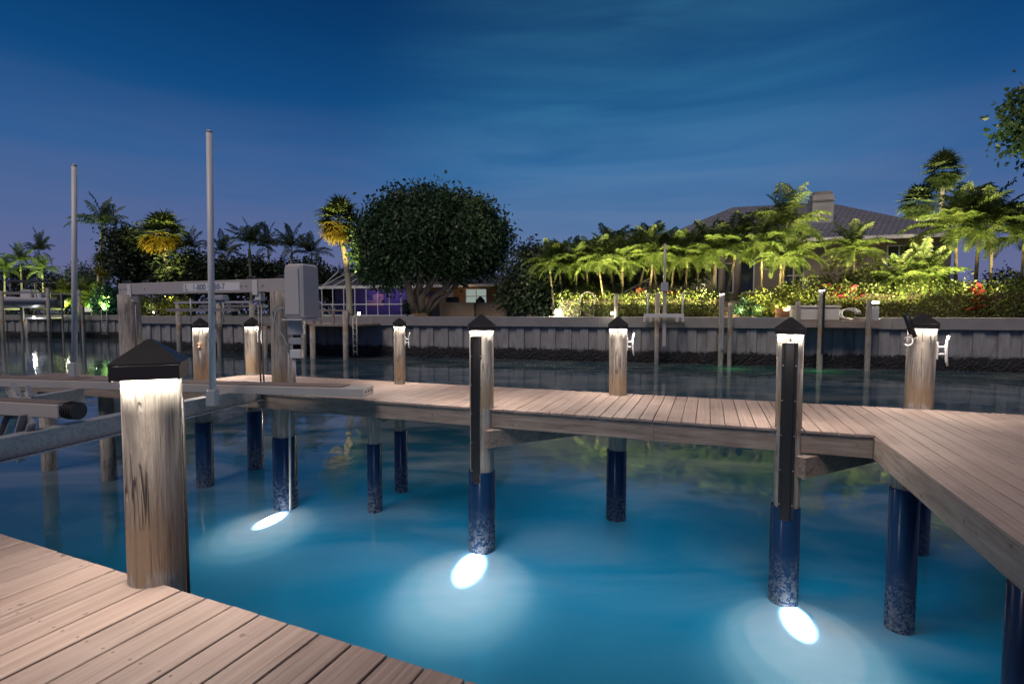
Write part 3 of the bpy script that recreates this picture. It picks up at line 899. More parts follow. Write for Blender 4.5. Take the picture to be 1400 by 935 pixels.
# guide poles
def guide(label, base, top, r):
    t = thing('guide_pole', label, 'guide pole', base, 0, 'white boat lift guide poles')
    d = Vector(top) - Vector(base)
    b = MB(); b.tube([(0, 0, .0), d], [r, r * .93], 16); b.build('pole', M['white'], t)
    c = MB(); c.tube([d, d + Vector((0, 0, .02))], [r * 1.05, r * .7], 16); c.build('pole_cap', M['white'], t)
    s = MB(); s.box(-r * 1.5, r * 1.5, -r * 1.5, r * 1.5, -.02, .17, b=.008); s.build('pole_socket', M['grey'], t)
    return t
gb = atd(102, 513, 7.05); guide('shorter white guide pole rising from the far bunk of the boat lift', gb, atd(101.5, 227, 7.0), .033)
gb = atd(291, 552, 6.25); guide('taller white guide pole rising in front of the overhead lift beam', gb, atd(286, 181, 6.2), .036)

# motor cover and electrics on the right lift piling
MBA = R(-24)
mb = thing('lift_motor_cover', 'beige plastic lift motor cover mounted at the end of the overhead beam', 'motor cover', (pR.x, pR.y, 0), MBA)
cpos = local((pR.x, pR.y, 0), MBA, atd(413, 399, 7.25))
b = MB()
Mc = Matrix.Translation((cpos.x, cpos.y, cpos.z))
def tbox(b, x0, x1, y0, y1, z0, z1, tx, ty, Mx, bev):
    q = [(x0, y0), (x1, y0), (x1, y1), (x0, y1)]
    bb = MB(); bb.box(x0, x1, y0, y1, z0, z1, None, bev)
    vs = []
    for (x, y, z) in bb.v:
        f = (z - z0) / (z1 - z0); vs.append(Mx @ Vector((x * (1 - tx * f), y * (1 - ty * f), z)))
    b.add(vs, bb.f)
tbox(b, -.175, .175, -.17, .17, -.37, .37, .08, .06, Mc, .03)
cv = b.build('cover', M['boxw'], mb)
b = MB(); tbox(b, -.13, .13, -.185, -.165, -.31, .30, .1, 0, Mc, .0); b.build('raised_panel', M['boxw'], cv)
b = MB(); b.box(-.19, .19, -.19, .19, -.392, -.372, Mc, b=.004); b.build('flange', M['white'], cv)
def lp(px, py, y): return local((pR.x, pR.y, 0), MBA, atd(px, py, y))
def ebox(name, px0, px1, py0, py1, y, dep, mt):
    a = atd(px0, py1, y); c = atd(px1, py0, y)
    Mw = Matrix.Rotation(-MBA, 4, 'Z') @ Matrix.Translation((-pR.x, -pR.y, 0))
    b = MB(); b.box(a.x, c.x, y, y + dep, a.z, c.z, Mw, b=.008); return b.build(name, mt, mb)
ebox('junction_box', 393, 413, 438, 458, 7.2, .12, M['grey'])
e = ebox('switch_box', 394, 411, 462, 471, 7.2, .1, M['grey']); ebox('switch_box', 396, 411, 478, 490, 7.2, .1, M['white'])
def wire(name, pts, r, mt):
    b = MB(); b.tube([lp(*p) for p in pts], r, 8); b.build(name, mt, mb)
wire('conduit', [(395, 470, 7.25), (395, 520, 7.25), (396, 560, 7.28), (397, 700, 7.3)], .016, M['grey'])
wire('conduit', [(402, 489, 7.25), (403, 530, 7.25)], .022, M['grey'])
loop = [(391, 422), (384, 421), (378, 426), (375.5, 434), (377, 443), (382, 452), (388, 461), (392, 470), (395, 482)]
wire('power_cable', [(x, y, 7.2) for x, y in loop], .013, M['grey'])

# ------------------------------------------------------------------ foliage builders
def quad_mesh(name, Q, m, parent=None, loc=None):
    """Q: (n,4,3) array of leaf blades"""
    Q = np.asarray(Q, dtype=np.float32); n = len(Q)
    me = bpy.data.meshes.new(name)
    me.vertices.add(n * 4); me.vertices.foreach_set('co', Q.reshape(-1))
    me.loops.add(n * 4); me.loops.foreach_set('vertex_index', np.arange(n * 4, dtype=np.int32))
    me.polygons.add(n); me.polygons.foreach_set('loop_start', np.arange(0, n * 4, 4, dtype=np.int32))
    try: me.polygons.foreach_set('loop_total', np.full(n, 4, dtype=np.int32))
    except Exception: pass
    me.update(calc_edges=True); me.validate()
    me.materials.append(m)
    o = bpy.data.objects.new(name, me); COL.objects.link(o)
    if parent is not None: o.parent = parent
    if loc is not None: o.location = loc
    return o

def nrm(a): return a / np.maximum(np.linalg.norm(a, axis=-1, keepdims=True), 1e-9)

def frond(base, az, el0, length, droop, nl, leaflen, lw, g, Vup=.35, hang=.35):
    out = []
    droop = droop * (.85 if el0 < .55 else .72 if el0 < 1.0 else .42); seg = nl; p = np.array(base, float); step = length / seg
    rad = np.array([math.cos(az), math.sin(az), 0.0]); side = np.array([-math.sin(az), math.cos(az), 0.0])
    twist = g.normal(0, .12)
    for i in range(seg):
        t = (i + .5) / seg
        el = el0 - droop * t ** 1.25
        fw = rad * math.cos(el) + np.array([0, 0, math.sin(el)])
        upn = -rad * math.sin(el) + np.array([0, 0, math.cos(el)])
        q = p + fw * step
        w = .022 * (1 - t * .8)
        out.append([p + side * w, p - side * w, q - side * w * .9, q + side * w * .9])
        if t > .14:
            ll = leaflen * (math.sin(PI * min(1, (.12 + .86 * t))) ** .7) * g.uniform(.8, 1.15)
            for sg in (-1, 1):
                d = side * sg * .8 + fw * .62 + upn * (Vup + twist * sg + g.normal(0, .12))
                d = d / np.linalg.norm(d)
                m_ = q + d * ll * .5
                d2 = d + np.array([0, 0, -hang - g.uniform(0, .5)]); d2 /= np.linalg.norm(d2)
                e = m_ + d2 * ll * .5
                wv = fw * lw
                out.append([q - wv * .6, q + wv * .6, m_ + wv, m_ - wv])
                out.append([m_ - wv, m_ + wv, e + wv * .15, e - wv * .15])
        p = q
    return out

def fan_leaf(base, az, el, pet, rad, g, fold=.3, nb=13, sag=.25):
    out = []
    f = np.array([math.cos(az) * math.cos(el), math.sin(az) * math.cos(el), math.sin(el)])
    s = np.array([-math.sin(az), math.cos(az), 0.0]); u = np.cross(s, f) * -1
    b = np.array(base, float); c = b + f * pet
    out.append([b + s * .02, b - s * .02, c - s * .012, c + s * .012])
    for k in range(nb):
        a = (k / (nb - 1) - .5) * R(235)
        d = f * math.cos(a) + s * math.sin(a) + u * (fold * abs(math.sin(a)) + g.normal(0, .06))
        d = d / np.linalg.norm(d)
        r = rad * (1 - .22 * (abs(a) / 2.05) ** 2) * g.uniform(.85, 1.1)
        m_ = c + d * r * .55
        d2 = d + np.array([0, 0, -sag - g.uniform(0, .55)]); d2 /= np.linalg.norm(d2)
        e = m_ + d2 * r * .5
        t = np.cross(d, u); t /= max(1e-6, np.linalg.norm(t))
        w = rad * .07
        out.append([c - t * w * .25, c + t * w * .25, m_ + t * w, m_ - t * w])
        out.append([m_ - t * w, m_ + t * w, e + t * w * .12, e - t * w * .12])
    return out

def palm_parts(kind, seed, H=6.0, lean=(.0, .0), fr=1.0):
    """returns a thing with trunk and crown parts, base at 0, height of crown point H"""
    g = np.random.default_rng(seed)
    cx_, cy_ = lean
    pts = []; rads = []
    nseg = 12
    r0, r1 = dict(feather=(.10 * fr ** .5, .065 * fr ** .5), royal=(.22, .13), fan=(.19, .15))[kind]
    for i in range(nseg + 1):
        t = i / nseg
        pts.append((cx_ * t ** 1.6, cy_ * t ** 1.6, H * t)); rads.append(r0 + (r1 - r0) * t + (.07 * r0 / .11) * max(0, .12 - t) * 5)
    tr = MB().tube(pts, rads, 10)
    top = np.array(pts[-1])
    Q = []; Q2 = []
    shaft = None
    if kind in ('feather', 'royal'):
        sh = (.75 * fr if kind == 'feather' else 1.3)
        shaft = MB().tube([top, top + np.array([0, 0, sh * .5]), top + np.array([0, 0, sh])], [r1 * 1.25, r1 * 1.2, r1 * .6], 10)
        t2 = top + np.array([0, 0, sh])
        nf = 24 if kind == 'feather' else 17
        ln = 2.9 * fr if kind == 'feather' else 3.6
        for k in range(nf):
            az = 2.399 * k + g.uniform(-.2, .2)
            f = k / nf
            el = R(86) - f * (R(92) if kind == 'feather' else R(70)) + g.normal(0, .12)
            Q += frond(t2, az, el, ln * g.uniform(.85, 1.1), (R(92) if kind == 'feather' else R(100)) + g.uniform(-.3, .3), 24 if kind == 'feather' else 26, .86 * fr if kind == 'feather' else .9, .052 * fr ** .5 if kind == 'feather' else .06, g, .4 if kind == 'feather' else .1, .65 if kind == 'feather' else .8)
    else:
        for k in range(54):
            az = 2.399 * k + g.uniform(-.3, .3)
            f = k / 46
            el = R(85) - f * R(95) + g.normal(0, .1)
            Q += fan_leaf(top + np.array([0, 0, .5 - .5 * f]), az, el, g.uniform(.55, .95), g.uniform(.75, .95), g)
        for k in range(46):
            az = 2.399 * k + g.uniform(-.3, .3)
            el = R(-5) - (k / 46) * R(70) + g.normal(0, .1)
            Q2 += fan_leaf(top + np.array([0, 0, -.05 - .3 * k / 46]), az, el, g.uniform(.45, .8), g.uniform(.7, .9), g, sag=.7)
    return tr, shaft, Q, Q2

PROTO = {}
def palm(kind, var, label, pos, H, rz=0.0, sc_=None, group='palm trees', lean=(0, 0), proto_H=6.0, leafmat=None, fr=1.0):
    """one palm: copies of the prototype's parts under a thing of its own"""
    key = (kind, var, leafmat, fr)
    if key not in PROTO:
        tr, sh, Q, Q2 = palm_parts(kind, 100 + var, proto_H, lean, fr)
        nm = {'feather': 'feather_palm', 'royal': 'tall_feather_palm', 'fan': 'fan_palm'}[kind]
        t = thing(nm, label, 'palm tree', pos, rz, group)
        tr.build('trunk', M['slim'] if kind == 'feather' else M['palmtrunk'], t)
        lm = L[leafmat] if leafmat else L[{'feather': 'feather', 'royal': 'royal', 'fan': 'fan'}[kind]]
        if sh: sh.build('crownshaft', M['shaft'], t)
        quad_mesh('crown', Q, lm, t)
        if Q2: quad_mesh('old_leaf_skirt', Q2, L['thatch'] if var >= 20 else L['fan'], t)
        PROTO[key] = (t, proto_H)
    else:
        src, _ = PROTO[key]
        t = src.copy(); COL.objects.link(t)
        for ch in list(src.children):
            c = ch.copy(); COL.objects.link(c); c.parent = t
        t.location = pos; t.rotation_euler.z = rz
        tag(t, label, 'palm tree', group)
    s = (H / proto_H)
    if sc_ is None: sc_ = s
    t.scale = (sc_, sc_, s)
    t.rotation_euler.x = random.uniform(-.07, .07); t.rotation_euler.y = random.uniform(-.07, .07)
    return t

def blob_leaves(lobes, n, size, g, clump=9, shell=.45, flat=.5, spread=.55):
    """leaf blades in clumps through the outer volume of several lobes -> (N,4,3)"""
    lobes = np.array(lobes, float)
    vol = lobes[:, 3] * lobes[:, 4] * lobes[:, 5]; pr = vol ** .8; pr /= pr.sum()
    nc = n // clump
    li = g.choice(len(lobes), nc, p=pr)
    d = nrm(g.normal(size=(nc, 3)))
    rr = 1 - shell * g.random((nc, 1)) ** 1.4
    rr *= 1 + .10 * g.normal(size=(nc, 1))
    c = lobes[li, :3] + d * rr * lobes[li, 3:6]
    c = np.repeat(c, clump, 0); dd = np.repeat(d, clump, 0)
    p = c + g.normal(size=c.shape) * size * spread * 2.0
    dirv = nrm(dd * .5 + g.normal(size=p.shape) * .8 + np.array([0, 0, -flat]))
    s = nrm(np.cross(dirv, g.normal(size=p.shape)))
    sz = size * g.uniform(.65, 1.3, (len(p), 1))
    Q = np.stack([p - s * sz * .12, p + dirv * sz * .5 - s * sz * .28, p + dirv * sz, p + dirv * sz * .5 + s * sz * .28], 1)
    return Q

def bush(name, label, cat, pos, lobes, n, size, mat_, seed, group=None, stem=True, rz=0.0, stemmat='bark'):
    t = thing(name, label, cat, pos, rz, group)
    g = np.random.default_rng(seed)
    quad_mesh('foliage', blob_leaves(lobes, n, size, g), L[mat_], t)
    if stem:
        b = MB()
        for k in range(5):
            a = k * 1.3 + seed; lo = lobes[k % len(lobes)]
            b.tube([(.08 * math.cos(a), .08 * math.sin(a), 0), (lo[0] * .5 + .1 * math.cos(a), lo[1] * .5 + .1 * math.sin(a), lo[2] * .6), (lo[0], lo[1], lo[2])], [.06, .04, .015], 6)
        b.build('stems', M[stemmat], t)
    return t

def spiky(name, label, pos, h, mat_, seed, group, n=60):
    """rosette plant of upright strap leaves"""
    g = np.random.default_rng(seed); Q = []
    for k in range(n):
        az = g.uniform(0, 6.28); el = R(g.uniform(15, 85)); ln = h * g.uniform(.35, .6)
        b = np.array([g.normal(0, .07 * h), g.normal(0, .07 * h), h * g.uniform(.1, .6)])
        f = np.array([math.cos(az) * math.cos(el), math.sin(az) * math.cos(el), math.sin(el)]); s = np.array([-math.sin(az), math.cos(az), 0]) * .07 * h
        m_ = b + f * ln * .55; e = m_ + (f + np.array([0, 0, -.6])) * ln * .4
        Q.append([b - s * .4, b + s * .4, m_ + s, m_ - s]); Q.append([m_ - s, m_ + s, e + s * .1, e - s * .1])
    t = thing(name, label, 'plant', pos, 0, group)
    quad_mesh('leaves', Q, L[mat_], t)
    b = MB(); b.tube([(0, 0, 0), (0, 0, h * .55)], .03 * h + .01, 7); b.build('stem', M['bark'], t)
    return t

# ------------------------------------------------------------------ far bank, middle: fig tree, house, lawn
gt = land(578, 5.5)
fig = thing('fig_tree', 'huge round dark green fig tree with several bare trunks on the lawn', 'tree', gt)
Yt = gt.y; k = Yt / FPX
def off(px, py, dy=0.0): return ((px - 578) * k, dy, (HOR - py) * k + (CAM_Z - LANDZ))
lob = []
for (px, py, rx, rz_, dy, ry) in [(a_, b_ + (18 if b_ < 300 else 8 if b_ < 330 else 4), c_, d_, e_, f_) for (a_, b_, c_, d_, e_, f_) in [(590, 305, 62, 50, 0, 3.2), (535, 318, 44, 48, .4, 2.6), (648, 322, 40, 42, -.3, 2.6), (560, 282, 40, 34, .5, 2.6), (620, 285, 44, 32, -.4, 2.6), (668, 302, 28, 26, .2, 1.8), (508, 345, 24, 32, -.2, 1.8), (515, 368, 28, 18, .6, 1.6), (590, 352, 60, 26, 1.0, 3.0), (655, 350, 30, 22, 0, 2), (600, 262, 30, 18, .6, 2), (684, 312, 14, 16, 0, 1.2), (497, 322, 14, 18, .2, 1.2), (520, 270, 14, 12, .2, 1.2), (545, 256, 16, 10, 0, 1.2), (576, 250, 14, 9, .2, 1.2), (632, 256, 14, 10, .2, 1.2), (655, 270, 14, 12, 0, 1.2), (690, 332, 9, 14, 0, .8), (488, 348, 9, 12, 0, .8), (674, 352, 16, 14, -.3, 1), (630, 372, 20, 9, .3, 1), (545, 382, 18, 9, .2, 1), (500, 300, 12, 12, 0, .9)]]:
    x, y, z = off(px, py, dy); lob.append((x, y, z, rx * k, ry, rz_ * k))
gg = np.random.default_rng(5)
quad_mesh('crown', blob_leaves(lob, 50000, .30, gg, 12, .5, .75, .62), L['fig'], fig)
b = MB()
for pts, r in [([(568, 428), (562, 405), (556, 380), (552, 350)], .32), ([(578, 428), (577, 408), (590, 388), (604, 362), (612, 330)], .26), ([(582, 428), (592, 408), (612, 392), (624, 372), (632, 350)], .24), ([(585, 430), (600, 412), (618, 398), (628, 375)], .17), ([(576, 428), (572, 400), (576, 372), (580, 330)], .24), ([(556, 380), (540, 360), (528, 340)], .15), ([(604, 362), (590, 340), (588, 310)], .15)]:
    P_ = [Vector(off(x, y, random.uniform(-.3, .3))) for x, y in pts]
    n_ = len(P_); b.tube(P_, [r * (1.15 - .75 * i / n_) for i in range(n_)], 9)
b.build('trunk', M['bark'], fig)
spiky('fern_clump', 'dark clump of ferns at the foot of the big fig tree', land(557, 5.0), 1.5, 'dark', 77, None, 90)

WR = WANG
def frame_thing(name, label, cat, px, back, group=None, z=LANDZ):
    p = land(px, back, z); return thing(name, label, cat, p, WR, group), p

# ranch house behind the fig
def house_box(t, x0, x1, y0, y1, z0, z1, mt, name='wall'):
    b = MB(); b.box(x0, x1, y0, y1, z0, z1); return b.build(name, mt, t)
def hip_roof(t, x0, x1, y0, y1, z, rise, mt, ov=.6, name='roof', inset=None):
    a, c, d, e = x0 - ov, x1 + ov, y0 - ov, y1 + ov
    i = (e - d) / 2 if inset is None else inset; ym = (d + e) / 2
    b = MB(); b.add([(a, d, z), (c, d, z), (c, e, z), (a, e, z), (a + i, ym, z + rise), (c - i, ym, z + rise), (a, d, z - .14), (c, d, z - .14), (c, e, z - .14), (a, e, z - .14)],
                    [(0, 1, 5, 4), (1, 2, 5), (2, 3, 4, 5), (3, 0, 4), (6, 7, 1, 0), (7, 8, 2, 1), (8, 9, 3, 2), (9, 6, 0, 3), (9, 8, 7, 6)])
    return b.build(name, mt, t)
def fascia(t, x0, x1, y0, z, ov=.6, mt='whitep'):
    b = MB(); b.box(x0 - ov - .02, x1 + ov + .02, y0 - ov - .04, y0 - ov - .004, z - .2, z + .02); b.build('eave_trim', M[mt], t)
def window(t, x0, x1, y, z0, z1, mt='glass', frame='whitep', nx=2, nz=2):
    b = MB(); w = .07
    b.box(x0 - w, x1 + w, y - .05, y - .004, z0 - w, z0); b.box(x0 - w, x1 + w, y - .05, y - .004, z1, z1 + w)
    b.box(x0 - w, x0, y - .05, y - .004, z0 + .001, z1 - .001); b.box(x1, x1 + w, y - .05, y - .004, z0 + .001, z1 - .001)
    for i in range(1, nx):
        x = x0 + (x1 - x0) * i / nx; b.box(x - .03, x + .03, y - .045, y - .006, z0 + .002, z1 - .002)
    for i in range(1, nz):
        z = z0 + (z1 - z0) * i / nz; b.box(x0 + .002, x1 - .002, y - .04, y - .008, z - .03, z + .03)
    f = b.build('window', M[frame], t)
    g = MB(); g.box(x0, x1, y - .022, y - .003, z0, z1); g.build('pane', M[mt], f)
    return f

hs, hp_ = frame_thing('ranch_house', 'low tan house with dark hip roof half hidden behind the fig tree', 'house', 575, 13.0)
kk = hp_.y / FPX
def hx(px, back, p, ang=WR):
    q = land(px, back); d = q - p; return d.x * math.cos(ang) + d.y * math.sin(ang)
x0, x1 = hx(440, 13, hp_), hx(688, 13, hp_)
xm = hx(562, 13, hp_)
house_box(hs, xm, x1, 0, 9, 0, 2.7, M['tan'])
house_box(hs, x0, xm - .01, 2.2, 9, 0, 2.7, M['purple'], 'wall')
hip_roof(hs, x0, x1, 0, 9, 2.75, 2.25, M['roofm'], .7)
fascia(hs, x0, x1, 0, 2.75, .7)
wx0, wx1 = hx(638, 13, hp_), hx(665, 13, hp_)
window(hs, wx0, wx1, 0, 1.15, 2.35, 'glowwin')
dx = hx(612, 13, hp_); bb = MB(); bb.box(dx - .1, dx + .55, -.05, -.003, 1.2, 2.6); bb.build('white_column', M['whitep'], hs)
dx = hx(600, 13, hp_); bb = MB(); bb.box(dx - .9, dx + .1, -.04, -.003, 0.02, 2.2); bb.build('door', M['glass'], hs)
bb = MB(); cxr = hx(605.5, 13, hp_); bb.tube([(cxr, -.04, 2.45), (cxr, -.10, 2.45)], .09, 12); bb.build('red_lamp', M['red'], hs)
# flag on the patio wall
fl = thing('flag', 'red and white striped flag with blue canton hung on the violet lit patio wall', 'flag', hp_, WR)
fx0, fx1 = hx(499, 15, hp_), hx(523, 15, hp_)
b = MB(); z0, z1 = .95, 2.15; h = (z1 - z0) / 13
for i in range(0, 13, 2): b.box(fx0, fx1, 2.165, 2.18, z0 + i * h, z0 + (i + 1) * h)
b.build('red_stripes', M['flagr'], fl)
b = MB()
for i in range(1, 13, 2): b.box(fx0, fx1, 2.165, 2.18, z0 + i * h, z0 + (i + 1) * h)
b.build('white_stripes', M['flagw'], fl)
b = MB(); b.box(fx0, fx0 + (fx1 - fx0) * .4, 2.155, 2.164, z0 + 6 * h, z1); b.build('canton', M['flagb'], fl)
b = MB()
for i in range(5):
    for j in range(4): 
        x = fx0 + (fx1 - fx0) * .4 * (i + .5) / 5; z = z0 + 6 * h + (z1 - z0 - 6 * h) * (j + .5) / 4
        b.box(x - .02, x + .02, 2.15, 2.154, z - .02, z + .02)
b.build('stars', M['flagw'], fl)
# screen enclosure
se = thing('screen_enclosure', 'white framed pool screen enclosure in front of the violet lit patio', 'screen enclosure', hp_, WR)
b = MB(); s0, s1 = hx(437, 11.5, hp_), hx(562, 11.5, hp_)
for z in (.05, 1.05, 2.72): b.box(s0, s1, -1.04, -.96, z, z + .08)
nP = 8
for i in range(nP + 1):
    x = s0 + (s1 - s0) * i / nP; b.box(x - .03, x + .03, -1.045, -.955, 0, 2.72)
for i in (0, 1, 2): 
    x = s0 + (s1 - s0) * i / nP; b.tube([(x, -1, 2.76), (x + 1.6, .4, 4.0), (x + 2.6, 1.6, 4.1)], .04, 6)
b.tube([(s0, -1, 2.76), (s0 + 1.8, -1, 4.1)], .04, 6)
b.build('frame', M['whitep'], se)
# patio light wash (the violet lamp on the patio ceiling)
pl_ = Matrix.Translation(hp_) @ Matrix.Rotation(WR, 4, 'Z')
for px_ in (500, 535):
    q = pl_ @ Vector((hx(px_, 13, hp_), .8, 2.3)); lamp('patio_lamp', 'POINT', q, 26, (.62, .45, 1.0), shadow_soft_size=.15)
q = pl_ @ Vector((hx(640, 13, hp_), -1.6, 2.3)); lamp('eave_lamp', 'POINT', q, 14, (1.0, .62, .36), shadow_soft_size=.1)
# outdoor kitchen
ok, okp = frame_thing('outdoor_kitchen', 'tan stone outdoor kitchen counter on the lawn right of the fig trunks', 'kitchen counter', 646, 6.5)
w0, w1 = hx(603, 6.5, okp), hx(690, 6.5, okp)
wm = hx(648, 6.5, okp)
b = MB(); b.box(w0, wm - .003, 0, .9, 0, 1.02); b.box(wm, w1, .35, .9, 0, 1.02); b.build('counter', M['counter'], ok)
b = MB(); b.box(w0 - .05, wm, -.05, .95, 1.022, 1.09); b.box(wm + .003, w1, .3, .95, 1.022, 1.09); b.build('counter_top', M['stone'], ok)
gr_ = thing('barbecue_grill', 'black lidded barbecue grill standing on the outdoor kitchen counter', 'grill', okp, WR)
gx = hx(616, 6.5, okp); b = MB(); b.box(gx - .45, gx + .45, .1, .7, 1.095, 1.3, b=.03); b.build('firebox', M['black'], gr_)
b = MB(); b.tube([(gx - .44, .4, 1.3), (gx + .44, .4, 1.3)], .22, 16); b.build('lid', M['black'], gr_)
sm_ = thing('covered_cooker', 'small dark peaked cooker on the right end of the outdoor counter', 'cooker', okp, WR)
gx = hx(653, 6.5, okp); b = MB(); b.tube([(gx, .6, 1.095), (gx, .6, 1.25), (gx, .6, 1.55)], [.36, .34, .08], 14); b.build('body', M['black'], sm_)
b = MB(); b.tube([(gx - .06, .6, 1.56), (gx + .06, .6, 1.56)], .025, 8); b.build('handle', M['steel'], sm_)

# dark dense trees right of the counter
def dark_tree(name, label, px, back, lobes_px, n, size, mt, seed):
    p = land(px, back); k = p.y / FPX
    lob = [((a - px) * k, dy, (HOR - b_) * k + .3, rx * k, ry, rz_ * k) for (a, b_, rx, rz_, dy, ry) in lobes_px]
    t = thing(name, label, 'tree', p)
    g = np.random.default_rng(seed)
    quad_mesh('crown', blob_leaves(lob, n, size, g, 8, .5, .4), L[mt], t)
    b = MB()
    for i, lo in enumerate(lob[:6]):
        b.tube([(.1 * math.cos(i), .1 * math.sin(i), 0), (lo[0] * .4, lo[1] * .4, lo[2] * .5), (lo[0], lo[1], lo[2])], [.16, .10, .03], 7)
    b.build('trunk', M['bark'], t)
    return t
dark_tree('broadleaf_tree', 'dark bushy tree beside the counter, left of the row of lit palms', 725, 5.0, [(715, 385, 30, 28, 0, 1.8), (740, 370, 28, 32, .4, 1.8), (725, 350, 18, 14, 0, 1.2), (755, 392, 26, 30, -.2, 1.6), (705, 405, 24, 20, 0, 1.5), (768, 370, 18, 26, .3, 1.3), (745, 412, 40, 16, -.3, 1.4)], 15000, .26, 'dark', 21)
for i, (px, top) in enumerate(((723, 329), (735, 338), (748, 333))):
    pass

# lawn lamp at the left of the fig
def ground_lamp(name, label, pos, h, e, col, mt='lampw', r=.06, group='landscape lamps'):
    t = thing(name, label, 'lamp', pos, 0, group)
    b = MB(); b.tube([(0, 0, 0), (0, 0, h)], .025, 8); b.build('stake', M['cap'], t)
    s = MB(); s.tube([(0, 0, h), (0, 0, h + r * .5), (0, 0, h + r * 1.5), (0, 0, h + r * 2)], [r * .6, r, r, r * .6], 12); s.build('bulb', M[mt], t)
    if e: lamp('lamp_light', 'POINT', Vector(pos) + Vector((0, -.25, h + r)), e, col, shadow_soft_size=.06)
    return t
ground_lamp('garden_lamp', 'small white garden lamp glowing on the lawn edge beside the leaning lit palm', land(491, 1.0), .18, 30, (1.0, .9, .7), r=.09)
ground_lamp('dock_floodlight', 'very bright floodlight glaring on top of the seawall left of the hedge', land(763, .25, 2.58), .10, 160, (1.0, .86, .66), 'lampw2', .17)

# ------------------------------------------------------------------ right villa
vl, vp = frame_thing('villa', 'large cream villa with grey tiled roofs and a wide chimney behind the palms', 'house', 1000, 9.0)
def vx(px, back=9.0): return hx(px, back, vp)
def vz(py, px, back): return CAM_Z + (HOR - py) * land(px, back).y / FPX - LANDZ
vx0, vx1 = vx(892) - 4.6, vx(1296)
ev = vz(322, 1296, 9.0)
house_box(vl, vx0 + 4.6, vx1, 0, 10, 0, ev - .05, M['stucco'])
r1_ = hip_roof(vl, vx0 + 4.6, vx1, 0, 10, ev, 3.3, M['roofr'], .7, inset=6.4)
fascia(vl, vx0 + 4.6, vx1, 0, ev, .7)
ev2 = ev - .3
house_box(vl, vx0 - 1.0, vx0 + 4.59, 2.0, 10, 0, ev2 - .05, M['stucco'])
hip_roof(vl, vx0 - 1.0, vx0 + 6.5, 2.0, 10, ev2, 2.1, M['roofr'], .6, inset=3.4)
fascia(vl, vx0 - 1.0, vx0 + 4.4, 2.0, ev2, .6)
# ridge vents
b = MB(); b.box(vx(1015, 13), vx(1055, 13), 3.6, 3.7, ev + 2.45, ev + 2.62); b.box(vx(880, 13), vx(900, 13), 4.9, 5.0, ev2 + 1.5, ev2 + 1.62); b.build('roof_vent', M['black'], vl)
cxa, cxb = vx(1106, 10.5), vx(1135, 10.5)
zc = vz(268, 1120, 10.5)
b = MB(); b.box(cxa, cxb, 1.5, 2.9, 0, zc); ch = b.build('chimney', M['counterw'], vl)
b = MB(); b.box(cxa - .05, cxb + .05, 1.45, 2.95, zc - .45, zc - .36); b.box(cxa + .1, cxb - .1, 1.6, 2.8, zc + .002, zc + .22); b.build('chimney_cap', M['capconc'], ch)
for px0, px1, y0, y1 in ((838, 864, 402, 362),):
    pass
def vwin(px0, px1, py1, py0, nx=2, nz=2, y=0.0, mt='glass'):
    bk = 9.0 + y; window(vl, vx(px0, bk), vx(px1, bk), y, vz(py1, px0, bk), vz(py0, px0, bk), mt, 'whitep', nx, nz)
vwin(950, 962, 398, 366, 1, 2, .0); vwin(978, 1000, 400, 362, 2, 1); vwin(1010, 1028, 400, 345, 1, 1); vwin(1043, 1053, 368, 353, 1, 2); vwin(1070, 1095, 400, 355, 2, 2)
vwin(1210, 1240, 365, 338, 2, 2); vwin(1258, 1280, 365, 340, 2, 2)
vwin(848, 868, 385, 352, 2, 2, 2.0); vwin(880, 900, 385, 352, 2, 2, 2.0)
for px in (985, 1007):
    b = MB(); x = vx(px, 8.3); b.tube([(x, -.7, 0), (x, -.7, ev - .2)], .2, 14); b.build('column', M['stucco'], vl)
# outside stair with railing left of the villa
st, sp_ = frame_thing('garden_stair', 'pale garden stair with white railing behind the left part of the hedge', 'stair', 862, 5.0)
b = MB()
for i in range(8): b.box(-1.3 + i * .32, 1.3, 0, 1.2, .2 + i * .17, .2 + (i + 1) * .17 - .001)
b.build('steps', M['stucco'], st)
b = MB()
b.tube([(-1.4, -.05, 1.15), (1.3, -.05, 2.6)], .045, 8)
for i in range(9): b.tube([(-1.3 + i * .32, -.05, .2 + i * .17), (-1.3 + i * .32, -.05, 1.2 + i * .172)], .03, 6)
b.build('railing', M['whitep'], st)
# stone steps up from the dock
ss, ssp = frame_thing('stone_steps', 'warm lit stone steps leading up from the seawall between hedge and palms', 'steps', 1004, 1.2)
b = MB()
for i in range(5): b.box(-.95 + .06 * i, .95 - .06 * i, i * .42, 2.6, .003 + i * .2, (i + 1) * .2 - .004, b=.015)
b.build('treads', M['stone'], ss)

# ------------------------------------------------------------------ hedges and planting
def hedge(label, px0, px1, back, w, h, n, seed, mt='hedge', step=.55):
    p0 = land(px0, back); p1 = land(px1, back); Ln = (p1 - p0).length
    t = thing('hedge', label, 'hedge', p0, math.atan2(p1.y - p0.y, p1.x - p0.x))
    g = np.random.default_rng(seed); lob = []
    x = 0
    while x < Ln:
        hh = h * g.uniform(.90, 1.06)
        lob += [(x, g.normal(0, .06), hh * .62, .5, w / 2, hh * .40), (x + .2, g.normal(0, .06), hh * .28, .5, w / 2, hh * .32)]
        x += step
    quad_mesh('foliage', blob_leaves(lob, n, .13, g, 7, .3, .1), L[mt], t)
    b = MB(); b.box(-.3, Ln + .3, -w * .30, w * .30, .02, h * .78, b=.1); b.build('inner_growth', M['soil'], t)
    return t
hedge('clipped yellow green hedge along the seawall left of the stone steps', 772, 980, 1.3, 1.0, 1.42, 16000, 31)
hedge('thick green hedge along the seawall at the far right', 1122, 1440, 2.6, 1.3, 1.75, 24000, 32)

